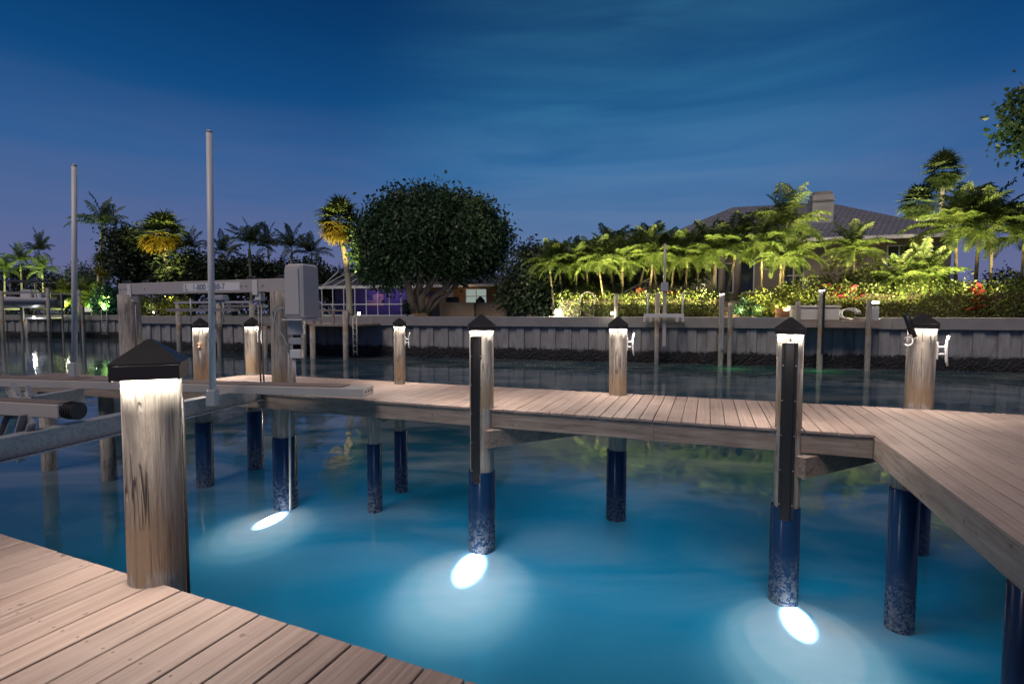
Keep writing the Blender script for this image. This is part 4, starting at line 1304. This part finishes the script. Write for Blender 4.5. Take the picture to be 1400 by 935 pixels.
PX = [  # px, crown py, back, variant, word
    (757, 362, 3.2, 0), (771, 352, 3.8, 1), (786, 358, 3.2, 2), (803, 350, 3.4, 3), (826, 350, 2.8, 0), (842, 340, 4.4, 1), (850, 352, 2.9, 2),
    (868, 343, 4.2, 3), (889, 349, 3.0, 1), (899, 336, 4.0, 0), (915, 344, 3.4, 2), (938, 348, 3.0, 3), (955, 340, 4.0, 1), (976, 346, 3.1, 2), (990, 338, 4.2, 0)]
PLAB = ['dim feather palm nearest the dark bushy tree, leftmost of the palm row', 'feather palm second from the dark bushy tree in the palm row', 'feather palm directly behind the glaring floodlight, right of two dim palms',
        'feather palm above the black hose arch behind the hedge', 'lit feather palm just left of the unlit post beside the garden stair', 'feather palm standing behind the left part of the garden stair', 'lit feather palm in front of the garden stair railing',
        'feather palm between the garden stair and the jet ski lift poles', 'lit feather palm directly behind the left pole of the jet ski lift', 'taller feather palm behind the mast of the jet ski lift', 'feather palm beside the red plants right of the jet ski lift mast',
        'lit feather palm behind the right pole of the jet ski lift', 'feather palm before the villa window right of the jet ski lift', 'leaning lit feather palm before the villa door, left of its columns', 'taller feather palm between the villa columns and stone steps']
def shaft_frac(s): return .75 * s
g_pal = np.random.default_rng(17)
for (px, py, bk, v), lab in zip(PX, PLAB):
    p = land(px, bk); H = hgt(py, p.y) 
    H = H * g_pal.uniform(.70, .84)
    palm('feather', v, lab, p, H, rz=random.uniform(0, 6), sc_=H / 3.0 * random.uniform(1.0, 1.15), fr=.68, group='lit feather palms along the hedge', lean=[(.35, 0), (-.3, .1), (.1, .2), (-.5, -.1)][v], proto_H=3.0)
for (px, py, bk, v, lab, s) in [(1040, 338, 2.6, 1, 'lit feather palm with a leaning trunk just right of the stone steps', .82), (1066, 316, 3.4, 2, 'tall feather palm with dense crown left of the villa chimney', 1.0), (1062, 358, 2.4, 0, 'low feather palm in front of the tall dense one left of the chimney', .7),
                                (1085, 352, 4.0, 3, 'feather palm close to the foot of the villa chimney', .75), (1165, 345, 4.2, 1, 'airy feather palm right of the chimney above red plants', .7),
                                (1306, 316, 4.0, 2, 'lit feather palm at the right end of the villa roof', .85), (1330, 310, 4.8, 0, 'lit feather palm between two others right of the villa', .8), (1352, 318, 3.6, 3, 'lit feather palm with the most slanting trunk, right of the villa', .85), (1392, 330, 3.6, 1, 'lit feather palm cut by the right edge of the picture', .9)]:
    p = land(px, bk); H = hgt(py, p.y) * .86
    palm('feather', v, lab, p, H, rz=random.uniform(0, 6), sc_=H / 4.0 * random.uniform(1.0, 1.12), fr=.82, proto_H=4.0, group='lit feather palms by the villa', lean=(.0, 0))
for (px, py, bk, s, lab) in [(1251, 368, 3.6, .62, 'short bushy palm under the villa eave, left of the lit palm trio'), (1228, 378, 3.4, .5, 'smallest bushy palm under the villa eave'), (1275, 376, 3.4, .55, 'short bushy palm nearest the lit palm trio')]:
    p = land(px, bk); palm('feather', 3, lab, p, hgt(py, p.y) * .62, rz=random.uniform(0, 6), sc_=.72, fr=.8, proto_H=1.8, group='short bushy palms under the villa eave')
for (px, py, bk, v, lab) in [(1283, 240, 17.0, 0, 'tallest fan palm rising behind the villa roof'), (1240, 284, 18.5, 1, 'lower fan palm beside the tallest one behind the villa roof')]:
    p = land(px, bk + 10); H = hgt(py, p.y); palm('fan', 10 + v, lab, p, H, rz=v * 2.0, sc_=1.2, group='fan palms behind the villa', proto_H=H / 1.0)
# red cordylines
for i, (px, py, bk, h, lab) in enumerate([(797, 398, 1.9, 1.9, 'red leaved plant left of the hose arch foot behind the hedge'), (823, 398, 2.0, 2.0, 'red leaved plant behind the hedge near the unlit post'), (875, 395, 2.0, 2.3, 'red leaved plant at the garden stair left of the jet ski lift'), (920, 396, 2.0, 2.4, 'red leaved plant right of the jet ski lift mast'),
                                            (1127, 372, 3.0, 2.3, 'dark red plant at the foot of the chimney'), (1141, 385, 2.6, 2.0, 'dark red plant left of the brighter red one by the chimney'), (1161, 382, 2.5, 2.1, 'brightest red plant over the hedge right of the chimney'), (1238, 392, 3.2, 1.9, 'small red plant behind the hedge below the short palms'), (1333, 384, 2.4, 2.1, 'dark red plant at the feet of the lit palm trio')]):
    spiky('cordyline', lab, land(px, bk), h * (.85 if px < 1000 else 1.0), 'red', 60 + i, 'red leaved garden plants', 70)
# shrubs around the villa
def shrub(label, px, py, bk, r, mt, seed, n=2600, size=.16):
    p = land(px, bk); h = max(.6, hgt(py, p.y))
    return bush('shrub', label, 'shrub', p, [(0, 0, h * .55, r, r * .8, h * .42), (r * .5, 0, h * .4, r * .7, r * .6, h * .35), (-r * .5, .1, h * .4, r * .7, r * .6, h * .35)], n, size, mt, seed, 'garden shrubs by the villa')
shrub('bright lime shrub glowing beside the stone steps', 1040, 398, 1.8, .9, 'lime', 1)
shrub('bright lime shrub behind the pale dock box', 1078, 388, 2.6, 1.0, 'lime', 2)
shrub('round green shrub rising behind the lit piling beside the dock box', 1105, 376, 3.2, 1.2, 'hedge', 3)
shrub('yellow green shrub just below the chimney', 1143, 352, 4.6, 1.0, 'lime', 4)
shrub('tall green shrub right of the airy palm', 1185, 358, 4.6, 1.3, 'hedge', 5, 4200)
shrub('loose green shrub between airy palm and short bushy palms', 1208, 372, 4.2, 1.1, 'hedge', 6, 3200)
shrub('green shrub below the right end of the villa', 1290, 384, 3.8, 1.0, 'hedge', 7)
shrub('yellow green shrub at the right edge of the picture', 1388, 372, 3.2, 1.1, 'lime', 8, 3200)
shrub('low fern clump on the left of the lit shrub by the stone steps', 1022, 414, 1.5, .6, 'fern', 9, 1400)
shrub('dark russet shrub behind the lit palm trio', 1368, 366, 6.0, 1.2, 'dark', 10, 3200)
shrub('green shrub in front of the villa columns', 968, 392, 3.0, .9, 'hedge', 12, 2000)
shrub('green shrub behind the left end of the clipped hedge', 800, 388, 3.6, 1.5, 'hedge', 13, 4200)
# dim trees that close the gaps behind the palm row
dark_tree('broadleaf_tree', 'dense green tree behind the left palms of the row', 830, 8.0, [(815, 378, 34, 30, 0, 1.6), (850, 372, 34, 30, .3, 1.6), (785, 388, 28, 26, 0, 1.4)], 9000, .26, 'dark', 71)
dark_tree('broadleaf_tree', 'dense green tree behind the palms at the villa windows', 925, 6.4, [(915, 366, 30, 24, 0, 1.0), (945, 368, 24, 22, .2, 1.0)], 5000, .24, 'dark', 72)
# branch reaching in at the right border, from a tree past the frame
p = land(1492, 2.0); k = p.y / FPX
ov = thing('shade_tree', 'dark shade tree whose leafy branches reach in at the top right corner', 'tree', p)
lob = [((a - 1492) * k, dy, (HOR - b_) * k + .3, rx * k, ry, rz_ * k) for (a, b_, rx, rz_, dy, ry) in [(1385, 155, 26, 22, 0, .8), (1402, 182, 30, 26, .3, 1.2), (1420, 150, 40, 30, -.2, 1.2), (1365, 163, 14, 12, .1, .5), (1460, 160, 70, 70, 0, 2.6), (1520, 190, 80, 90, .2, 3)]]
quad_mesh('crown', blob_leaves(lob, 14000, .30, np.random.default_rng(8), 9, .75, .3), L['fig'], ov)
b = MB(); b.tube([(0, 0, 0), (.1, 0, 3), (-.3, 0, 6.5), (-1.2, 0, 9.0)], [.34, .28, .2, .1], 10); b.tube([(-.3, 0, 6.5), (-2.0, 0, 8.8), (lob[1][0], 0, lob[1][2])], [.14, .09, .03], 8); b.tube([(.1, 0, 5), (1.4, 0, 8.2)], [.15, .05], 8)
b.build('trunk', M['bark'], ov)

# ------------------------------------------------------------------ far right dock things
def fpile(label, px, off_, py_top, r, lit=False, group='far bank pilings', mt=None, sleeve=.9):
    k = (px - CX) / FPX; Y = (32.0 - off_) / (1 + .30 * k); pos = Vector((k * Y, Y, 0)); zt = CAM_Z + (HOR - py_top) * Y / FPX
    t = thing('far_piling', label, 'piling', pos, 0, group)
    pile_mesh(r, -2.6, zt, int(px)).build('wood_post', M[mt or 'pile'], t)
    if lit: led_cap(t, r, zt - .03, face(pos))
    return t, pos, zt
t_, pos, zt = fpile('lit far piling with a white reflective face at the foot of the stone steps', 986, 1.2, 401, .13, True)
tr_ = MB(); tr_.box(-.03, .05, -.19, -.12, .9, zt - .1); tr_.build('fender_track', M['grey'], t_)
fpile('unlit greenish far piling right beside the lit one by the steps', 998, 1.1, 414, .11)
t_, pos, zt = fpile('tall lit far piling in front of the pale dock box', 1122, 1.3, 396, .13, True)
tr_ = MB(); tr_.box(-.02, .07, -.19, -.12, .8, zt - .1); tr_.build('fender_track', M['black'], t_)
t_, pos, zt = fpile('unlit dark far piling beside the electric pedestal', 1187, 1.3, 411, .125)
fpile('unlit far piling peeking over the black cap of the outer lit piling', 1090, .9, 412, .11)
fpile('unlit far post in the hedge directly behind the middle lit piling', 842, .4, 402, .11)
ground_lamp('piling_lamp', 'small white lamp glowing beside the unlit far post at the hedge', land(836.5, -.55, 2.6), .12, 10, (1, .9, .75), r=.07)
# dock shelf, pedestal, boxes
dk, dkp = frame_thing('far_dock_shelf', 'narrow timber dock shelf on the far seawall below the dock box', 'dock', 1085, -1.1, z=0)
b = MB(); a0, a1 = hx(1092, -1.1, dkp), hx(1204, -1.1, dkp); b.box(a0, a1, 0, .94, 2.36, 2.42); b.build('deck', M['beam'], dk)
b = MB(); b.box(a0, a1, -.05, -.004, 2.08, 2.41); b.build('fascia', M['beam'], dk)
db, dbp = frame_thing('dock_box', 'pale storage dock box standing on the far dock shelf', 'dock box', 1112, -.35, z=2.425)
b = MB(); b.box(-1.08, 1.08, -.3, .35, 0, .62, b=.04); b.build('body', M['cratew'], db)
b = MB(); b.box(-1.13, 1.13, -.35, .40, .622, .76, b=.04); b.build('lid', M['cratew'], db)
hr, hrp = frame_thing('hose_coil', 'grey dock hose coiled on the far dock shelf right of the pale box', 'hose', 1163, -.5, z=2.425)
b = MB()
for j in range(3):
    b.tube([(.42 * math.cos(i * .35) - .1 * j, .1 * math.sin(i * .35), .33 + (.28 - .03 * j) * math.sin(i * .35)) for i in range(15)], .035, 8)
b.tube([(.5, 0, .1), (1.2, 0, .06), (1.3, .1, .1)], .04, 8); b.build('hose', M['steel'], hr)
ped, pp = frame_thing('power_pedestal', 'grey power pedestal with a glowing top beside the dark far piling', 'pedestal', 1195, -.75, z=2.425)
b = MB(); b.box(-.16, .16, -.12, .12, 0, .70, b=.02); b.build('body', M['grey'], ped)
b = MB(); b.box(-.19, .19, -.15, .15, .79, .84, b=.015); b.box(-.03, .03, -.03, .03, .70, .79); b.build('hood', M['cap'], ped)
b = MB(); b.box(-.16, .16, -.13, .13, .845, .94, b=.03); b.build('lamp_lens', M['lampw'], ped)
lamp('pedestal_light', 'POINT', pp + Vector((0, -.2, 1.15)), 22, (1, .86, .6), shadow_soft_size=.1)
# jet ski lift
jl, jp = frame_thing('jet_ski_lift', 'white jet ski lift platform with mast and two thin poles at the far seawall', 'jet ski lift', 908, -1.5, z=0)
def jz(py): return CAM_Z + (HOR - py) * jp.y / FPX
j0, j1 = hx(880, -1.5, jp), hx(935, -1.5, jp)
b = MB(); b.box(j0, j1, 0, .10, jz(434), jz(429), b=.01); b.box(j0, j1, .9, 1.0, jz(434), jz(429), b=.01)
for x in (j0, j0 + .3, j1 - .4, j1 - .1): b.box(x, x + .1, -.06, 1.05, jz(440), jz(434.1), b=.01)
b.build('platform', M['white'], jl)
b = MB(); b.box(-.09, .09, .3, .46, 1.0, jz(398)); b.tube([(-.02, .38, jz(398)), (-.02, .38, jz(333))], .07, 10); b.build('mast', M['alu'], jl)
b = MB(); b.box(-.20, .18, .2, .55, jz(398), jz(386), b=.02); b.build('winch_box', M['grey'], jl)
for px in (885, 933):
    b = MB(); x = hx(px, -1.5, jp); b.tube([(x, .1, jz(434)), (x, .1, jz(400))], .045, 10); b.build('side_pole', M['white'], jl)
b = MB(); x = hx(898, -1.5, jp); b.tube([(x, .5, -2.4), (x, .5, jz(400))], .12, 12); b.build('support_pile', M['pile'], jl)
ha, hap = frame_thing('hose_arch', 'black ribbed arch of hose standing behind the left hedge', 'hose arch', 803, .9)
b = MB(); b.tube([(-.42, 0, 0), (-.42, 0, 1.1)] + [(-.42 * math.cos(R(a)), 0, 1.15 + .42 * math.sin(R(a))) for a in range(0, 181, 15)] + [(.42, 0, 1.0), (.42, 0, 0)], .055, 10); b.build('hose', M['black'], ha)
pt, pt_p = frame_thing('clay_pot', 'low round clay pot left of the pale dock box', 'pot', 1071, .5)
b = MB(); b.tube([(0, 0, 0), (0, 0, .1), (0, 0, .5), (0, 0, .55)], [.3, .4, .45, .38], 18); b.build('pot', M['terracotta'], pt)

# ------------------------------------------------------------------ landscape lamps (small, in the planting, aimed up the palms)
def uplight(px, bk, e, col=(1.0, .83, .40), size=110, aim=(0, .25, 1), z=3.0, back_land=land):
    p = back_land(px, bk, z); lamp('landscape_uplight', 'SPOT', p, e, col, aim=aim, spot_size=R(size), spot_blend=.6, shadow_soft_size=.06)
def uplight_at(p, target, e, col, size):
    lamp('landscape_uplight', 'SPOT', p, e, col, aim=Vector(target) - Vector(p), spot_size=R(size), spot_blend=.6, shadow_soft_size=.06)
for px in (760, 785, 810, 832, 856, 880, 904, 928, 952, 978): uplight(px, -.2, 1500, z=2.9, aim=(0, .62, 1), size=80)
for px in (826, 872, 916, 962): uplight(px, 2.3, 260, z=3.9, aim=(0, .35, 1))
for px in (1028, 1052, 1076, 1098): uplight(px, -.1, 2000, z=2.9, aim=(0, .5, 1), size=90)
for px in (1040, 1066): uplight(px, 1.5, 300, z=2.75)
for px in (1130, 1165, 1200, 1235, 1270): uplight(px, .3, 1500, z=3.0, aim=(0, .8, 1), size=90)
for px in (1300, 1330, 1360, 1392): uplight(px, .2, 2000, z=3.0, aim=(0, .6, 1), size=80)
uplight_at(land(1268, 20.6, 2.7), land(1283, 27, 11.2), 22000, (1, .92, .62), 44)  # unseen spot added behind the villa to brighten the tallest fan palm
uplight_at(land(1250, 20.6, 2.7), land(1240, 28.5, 9.4), 16000, (1, .92, .62), 44)  # second added spot, for the lower fan palm
for px in (1010, 1036, 1064): lamp('landscape_lamp', 'POINT', land(px, .9, 3.0), 60, (1, .76, .34), shadow_soft_size=.1)
# unseen fill points added above the seawall edge to brighten the hedges
for px in (782, 830, 880, 925, 970, 1140, 1180, 1225, 1270, 1320, 1370):
    lamp('hedge_fill', 'POINT', land(px, .15, 3.5), 40, (1, .80, .42), shadow_soft_size=.1)
lamp('garden_lamp', 'POINT', land(1205, 5.2, 5.6), 60, (1, .74, .42), shadow_soft_size=.2)
lamp('garden_lamp', 'POINT', land(960, 6.5, 4.6), 40, (1, .78, .5), shadow_soft_size=.2)
lamp('garden_lamp', 'POINT', land(850, 6.0, 4.4), 26, (1, .8, .6), shadow_soft_size=.2)

# ------------------------------------------------------------------ left bank
def lland(px, back, z=LANDZ):
    k = (px - CX) / FPX; Y = (54.06 + back) / (1 + .12 * k); return Vector((k * Y, Y, z))
def sabal(px, py, bk, var, lab, f, s=1.0, lean=(0, 0), rz=0.0):
    p = f(px, bk); H = hgt(py, p.y); return palm('fan', var, lab, p, H, rz, sc_=s, group='lit sabal palms', lean=lean, proto_H=H)
sabal(478, 306, 3.5, 20, 'lit sabal palm with golden skirt leaning toward the fig tree', land, 1.22, (-1.0, 0))
sabal(238, 320, 3.5, 21, 'tallest lit sabal palm with golden skirt above the overhead lift beam', land, 1.4, (-.45, 0))
sabal(143, 364, 4.0, 22, 'small golden lit sabal palm left of the lift piling', lland, 1.1, (.5, 0))
def crown_of(px, bk, py, f, dx=0.0):
    p = f(px, bk); return Vector((p.x + dx, p.y, LANDZ + hgt(py, p.y)))
uplight_at(land(488, .2, 2.9), crown_of(478, 3.5, 312, land, -1.1), 9000, (1, .84, .30), 34)
uplight_at(land(232, -.5, 2.9), crown_of(233, 3.5, 326, land, -.7), 12000, (1, .84, .30), 36)
uplight_at(lland(144, -.6, 2.9), crown_of(143, 4.0, 366, lland, .5), 6500, (1, .87, .24), 46)
def royal(px, py, bk, lab, s, v, f=land, lm=None):
    p = f(px, bk); H = hgt(py, p.y) - 1.3 * s; palm('royal', v, lab, p, max(1.5, H), random.uniform(0, 6), s, 'dark palms on the left bank', (.2, 0), 7.0, lm)
royal(133, 316, 9, 'tallest dark feather palm on the left bank between the guide poles', 1.12, 30, lland)
royal(345, 338, 9, 'dark feather palm above the overhead beam right of the tall guide pole', .78, 31)
royal(402, 342, 11, 'dark feather palm behind the motor cover', .70, 30)
royal(432, 352, 13, 'dark drooping feather palm between motor cover and leaning sabal', .62, 31)
royal(262, 346, 8, 'dark feather palm right of the tallest sabal', .62, 30)
royal(305, 352, 14, 'smaller dark feather palm right behind the tall guide pole', .6, 31)
royal(375, 345, 16, 'farther dark feather palm between two others left of the motor cover', .6, 30)
royal(33, 362, 8, 'lit feather palm above the moored boat top', .72, 30, lland, 'feather')
royal(8, 372, 6, 'lit feather palm at the left edge of the picture', .66, 31, lland, 'feather')
royal(62, 372, 7, 'feather palm right of the moored boat, leaning fronds', .62, 31, lland, 'feather')
royal(48, 352, 16, 'dark feather palm behind the lit ones over the boat', .6, 30, lland)
for px, e in ((5, 2200), (28, 2600), (58, 2000)): uplight(px, 3.5, e, (.9, 1.0, .42), 110, (0, .3, 1), 2.8, lland)
for px, py, bk, lab, sd in ((108, 400, 3.0, 'arching lime green palm bush behind the left dock', 1), (128, 402, 3.2, 'arching lime green palm bush nearest the lift piling', 2), (88, 402, 3.0, 'arching lime green palm bush beside the shorter guide pole', 3)):
    p = lland(px, bk); palm('feather', 50, lab, p, 1.2, sd * 1.7, .95, 'lime palm bushes on the left bank', (0, 0), 1.3, 'lime')
for px in (92, 112, 130): lamp('bush_lamp', 'POINT', lland(px, 1.0, 3.6), 260, (.85, 1.0, .30), shadow_soft_size=.1)
def dtree(lab, px, bk, lobes, n, mt, sd, f=land):
    p = f(px, bk); k = p.y / FPX
    lob = [((a - px) * k, dy, (HOR - b_) * k + .3, rx * k, ry, rz_ * k) for (a, b_, rx, rz_, dy, ry) in lobes]
    t = thing('broadleaf_tree', lab, 'tree', p, 0, 'dark trees on the left bank')
    quad_mesh('crown', blob_leaves(lob, n, .34, np.random.default_rng(sd), 8, .5, .4), L[mt], t)
    b = MB()
    for i, lo in enumerate(lob[:5]): b.tube([(.15 * math.cos(i), .15 * math.sin(i), 0), (lo[0] * .4, lo[1] * .4, lo[2] * .5), (lo[0], lo[1], lo[2])], [.2, .12, .03], 7)
    b.build('trunk', M['bark'], t)
dtree('brownish dark tree just left of the tallest sabal palm', 190, 5, [(190, 355, 28, 34, 0, 2.4), (178, 335, 20, 22, 0, 1.8), (200, 375, 30, 24, .3, 2)], 9000, 'dark', 81)
dtree('dark tree filling the gap right of the tallest sabal', 262, 5, [(255, 372, 24, 28, 0, 2), (278, 378, 24, 24, .2, 2), (240, 385, 20, 22, 0, 1.6)], 8000, 'dark', 82)
dtree('dark low tree behind the overhead beam and tall guide pole', 320, 12, [(310, 384, 30, 22, 0, 2), (345, 380, 30, 24, .2, 2), (325, 372, 22, 20, 0, 1.6)], 9000, 'dark', 83)
dtree('dark low tree behind the motor cover', 405, 16, [(390, 384, 34, 26, 0, 2.4), (425, 380, 30, 24, .2, 2), (452, 390, 24, 18, 0, 2)], 9000, 'dark', 84)
dtree('dark rounded tree between shorter guide pole and golden sabal', 115, 14, [(112, 385, 16, 22, 0, 2), (95, 395, 18, 18, 0, 2), (130, 392, 20, 20, 0, 2)], 6000, 'dark', 85, lland)
dtree('dark hedge like tree behind the boat palms', 40, 18, [(15, 385, 30, 26, 0, 2), (50, 385, 30, 24, 0, 2), (80, 398, 24, 18, 0, 2)], 8000, 'dark', 86, lland)
dtree('dim trees far behind the screen enclosure', 470, 34, [(440, 395, 30, 16, 0, 3), (480, 385, 26, 20, 0, 3), (520, 380, 30, 18, 0, 3), (500, 372, 18, 12, 0, 2)], 7000, 'dark', 87)
bush('fern_bush', 'blue green fern bush left of the tall lift piling', 'shrub', lland(152, 1.5), [(0, 0, 1.4, 1.3, 1.2, 1.5), (.8, 0, .9, 1.0, .9, 1.0)], 4200, .4, 'fern', 91)
lamp('bush_lamp', 'POINT', lland(150, -.2, 3.8), 9, (.5, 1, .72), shadow_soft_size=.1)
for px, bk, mt, lab, sd in ((203, 2.0, 'lime', 'lit yellow green shrub seen between lift piling and beam cable', 92), (243, 1.6, 'lime', 'lit yellow green shrub near the foot of the tallest sabal', 93), (221, 1.6, 'dark', 'round dark shrub between two lit shrubs under the overhead beam', 94)):
    p = land(px, bk); bush('shrub', lab, 'shrub', p, [(0, 0, .8, .9, .8, .7)], 1500, .2, mt, sd, 'shrubs under the overhead beam')
for px in (205, 248): lamp('bush_lamp', 'POINT', land(px, .6, 3.3), 45, (1, .82, .3), shadow_soft_size=.08)
ground_lamp('amber_lamp', 'tiny amber garden lamp under the overhead beam', land(211, .8), .3, 4, (1, .5, .12), r=.05)

# far-off wood that closes the horizon
g = np.random.default_rng(99); lob = []
for px in range(-260, 1660, 9):
    k = (px - CX) / FPX; Y = 104 + g.uniform(-5, 5); Y = Y / (1 + .2 * k) if px < 900 else Y / (1 + .3 * k)
    h = g.uniform(2.6, 5.2) * (1.0 if px < 700 else .8)
    lob.append((k * Y, Y, LANDZ + h * .45, 2.2, 1.6, h * .55))
tl = quad_mesh('far_treeline', blob_leaves(lob, 26000, .75, g, 8, .5, .3), L['dark'])
tag(tl, kind='stuff')

# moored boat on a lift
bp = lland(34, -3.5, 0)
def bz(py): return CAM_Z + (HOR - py) * bp.y / FPX
kb = bp.y / FPX
bo = thing('motor_boat', 'grey centre console boat with dark canopy and black outboard raised on a lift', 'boat', bp)
def hull(Lh, W, D, z0):
    vs = []; fs = []; n = 14
    for i in range(n + 1):
        t = i / n; x = -Lh / 2 + Lh * t
        w = W / 2 * (1 - max(0, (.38 - t) / .38) ** 2.0 * .97)
        kz = z0 + D * .55 * max(0, (.35 - t) / .35) ** 2; top = z0 + D * (1 + .28 * (1 - t) ** 2)
        vs += [(x, -w, top), (x, -w * .93, z0 + D * .5 + (kz - z0) * .4), (x, 0, kz), (x, w * .93, z0 + D * .5 + (kz - z0) * .4), (x, w, top)]
    for i in range(n):
        for j in range(4):
            a = i * 5 + j; fs.append((a, a + 1, a + 6, a + 5))
        fs.append((i * 5 + 4, i * 5, i * 5 + 5, i * 5 + 9))
    e = n * 5; fs.append((e, e + 1, e + 2, e + 3, e + 4))
    return MB().add(vs, fs, True)
hull(7.6, 2.3, 1.05, bz(421)).build('hull', M['hullw'], bo)
b = MB(); b.box(.1, 1.3, -.5, .5, bz(409), bz(396), b=.06); b.box(1.6, 2.4, -.5, .5, bz(409), bz(402), b=.05); b.build('console', M['white'], bo)
b = MB(); b.box(-1.0, 2.9, -1.0, 1.0, bz(386.5), bz(384), b=.05); b.build('canopy', M['canvas'], bo)
b = MB()
for x, y in ((-.6, -.85), (-.6, .85), (2.2, -.85), (2.2, .85)): b.tube([(x, y, bz(408)), (x * .9, y, bz(386.5))], .04, 8)
b.build('canopy_frame', M['alu'], bo)
b = MB(); b.box(3.8, 4.5, -.3, .3, bz(410), bz(403), b=.1); b.box(3.95, 4.3, -.15, .15, bz(422), bz(409.8), b=.05); b.build('outboard', M['black'], bo)
bl_ = thing('boat_cradle', 'dark boat lift carrying the grey centre console boat', 'boat lift', bp, 0)
b = MB()
for x in (-2.4, 2.6): b.box(x - .12, x + .12, -2.0, 2.0, bz(424), bz(421), b=.02)
b.build('cradle_beam', M['cable'], bl_)
b = MB()
for y in (-1.9, 1.9): b.box(-5, 4.8, y - .1, y + .1, bz(402), bz(400))
b.build('side_beam', M['cable'], bl_)
for x, y in ((-4.4, -2.0), (-.4, -2.0), (4.4, -2.0), (4.4, 2.0), (-4.4, 2.0)):
    b = MB(); b.tube([(x, y, -2.6), (x, y, bz(399 if x < 4 else 395))], .16, 12); b.build('lift_post', M['pile'], bl_)
# little dock left
ld = thing('small_dock', 'small pale dock with a lamp and ladder below the raised boat', 'dock', lland(52, -2.2, 0))
b = MB(); b.box(-1.6, 1.3, 0, 2.0, 2.18, 2.30); b.build('deck', M['whitep'], ld)
for x in (-1.4, 1.1):
    b = MB(); b.tube([(x, .1, -2.5), (x, .1, 2.2)], .12, 10); b.build('support_post', M['pile'], ld)
ground_lamp('dock_lamp', 'bright little lamp under the raised boat on the small dock', lland(47, -2.5, 2.2), .03, 40, (.85, .9, 1.0), r=.10)
ground_lamp('dock_lamp', 'bright lamp on the left bank close to the shorter guide pole', lland(88, -.6, 2.6), .9, 30, (.95, .95, 1.0), r=.09)
for i, (px, top, lab) in enumerate([(31, 410, 'dark unlit piling left of the small pale dock'), (114, 418, 'dark unlit piling right of the shorter guide pole'), (86, 400, 'thin dark piling touching the left of the shorter guide pole')]):
    k = (px - CX) / FPX; pos = lland(px, -3.5, 0); t = thing('far_piling', lab, 'piling', pos, 0, 'left bank pilings')
    pile_mesh(.16 if i < 2 else .09, -2.6, CAM_Z + (HOR - top) * pos.y / FPX, 200 + i).build('wood_post', M['pile'], t)
bn = thing('dock_bench', 'pale bench with clutter on the left seawall between pole and piling', 'bench', lland(117, .6))
b = MB(); b.box(-1.0, 1.0, -.2, .3, .42, .5); b.box(-1.0, 1.0, .26, .32, .5, .95); b.build('seat', M['whitep'], bn)
b = MB()
for x in (-.9, .9): b.box(x - .05, x + .05, -.18, .28, .01, .42)
b.build('legs', M['whitep'], bn)
la = thing('dock_ladder', 'white dock ladder on the left seawall next to the lift piling', 'ladder', lland(143, -.35, 0))
b = MB()
for x in (-.3, .3): b.tube([(x, 0, .3), (x, 0, 3.1), (x, .3, 3.25), (x, .6, 2.9)], .035, 8)
for i in range(7): b.tube([(-.3, 0, .5 + i * .32), (.3, 0, .5 + i * .32)], .025, 6)
b.build('ladder', M['white'], la)

# mid bank: neighbour's lift and dock behind the overhead beam
nl, nlp = frame_thing('neighbour_lift', 'blue grey neighbour boat lift with motor and posts under the overhead beam', 'boat lift', 275, -4.0, z=0)
def nz_(py): return CAM_Z + (HOR - py) * nlp.y / FPX
def nx_(px): return hx(px, -4.0, nlp)
b = MB(); b.box(nx_(241), nx_(345), -.1, .1, nz_(415), nz_(412)); b.build('beam', M['hullw'], nl)
b = MB(); b.box(nx_(297), nx_(310), -.25, .25, nz_(411.5), nz_(404), b=.05); b.build('motor', M['hullw'], nl)
for px in (244.5, 300, 345):
    b = MB(); b.tube([(nx_(px), 0, -2.6), (nx_(px), 0, nz_(415.2))], .16, 12); b.build('lift_post', M['pile'], nl)
for px in (263.5, 308):
    b = MB(); b.tube([(nx_(px), -.1, nz_(440)), (nx_(px), -.1, nz_(408))], .04, 8); b.build('thin_pole', M['white'], nl)
b = MB(); b.box(nx_(255), nx_(345), -1.4, -1.0, nz_(426), nz_(422)); b.box(nx_(255), nx_(345), 1.0, 1.4, nz_(420), nz_(417)); b.build('bunk', M['cable'], nl)
nd2, ndp = frame_thing('neighbour_dock', 'dark timber neighbour dock with railing below the motor cover', 'dock', 440, -3.4, z=0)
def dz_(py): return CAM_Z + (HOR - py) * ndp.y / FPX
def dxn(px): return hx(px, -3.4, ndp)
b = MB(); b.box(dxn(330), dxn(482), 0, 3.2, dz_(446), dz_(443)); b.build('deck', M['beam'], nd2)
b = MB(); b.box(dxn(425), dxn(475), .03, .13, dz_(425.5), dz_(423.5))
for px in (428, 437, 455, 475): b.box(dxn(px) - .06, dxn(px) + .06, .02, .14, dz_(443), dz_(425.6))
b.build('railing', M['beamv'], nd2)
for px in (418, 430, 475, 340, 365):
    b = MB(); top = 425 if px in (418, 475) else 446.2; b.tube([(dxn(px), -.2, -2.6), (dxn(px), -.2, dz_(top))], .16, 12); b.build('support_post', M['pile'], nd2)
b = MB()
for px in (484, 489): b.tube([(dxn(px), -.1, .3), (dxn(px), -.1, dz_(434))], .035, 8)
for i in range(6): b.tube([(dxn(484), -.1, .5 + .35 * i), (dxn(489), -.1, .5 + .35 * i)], .025, 6)
lad = thing('dock_ladder', 'slim pale ladder on the seawall at the foot of the leaning sabal', 'ladder', ndp, WR); b.build('ladder', M['alu'], lad)
lamp('dock_light', 'POINT', land(445, .6, 3.2), 40, (.55, .9, 1.0), shadow_soft_size=.1)

# green light in the water by the far steps
for px in (1000, 1120):
    p = land(px, -2.2, -.7); lamp('far_underwater_light', 'POINT', p, 14, (.12, 1.0, .10), shadow_soft_size=.2)
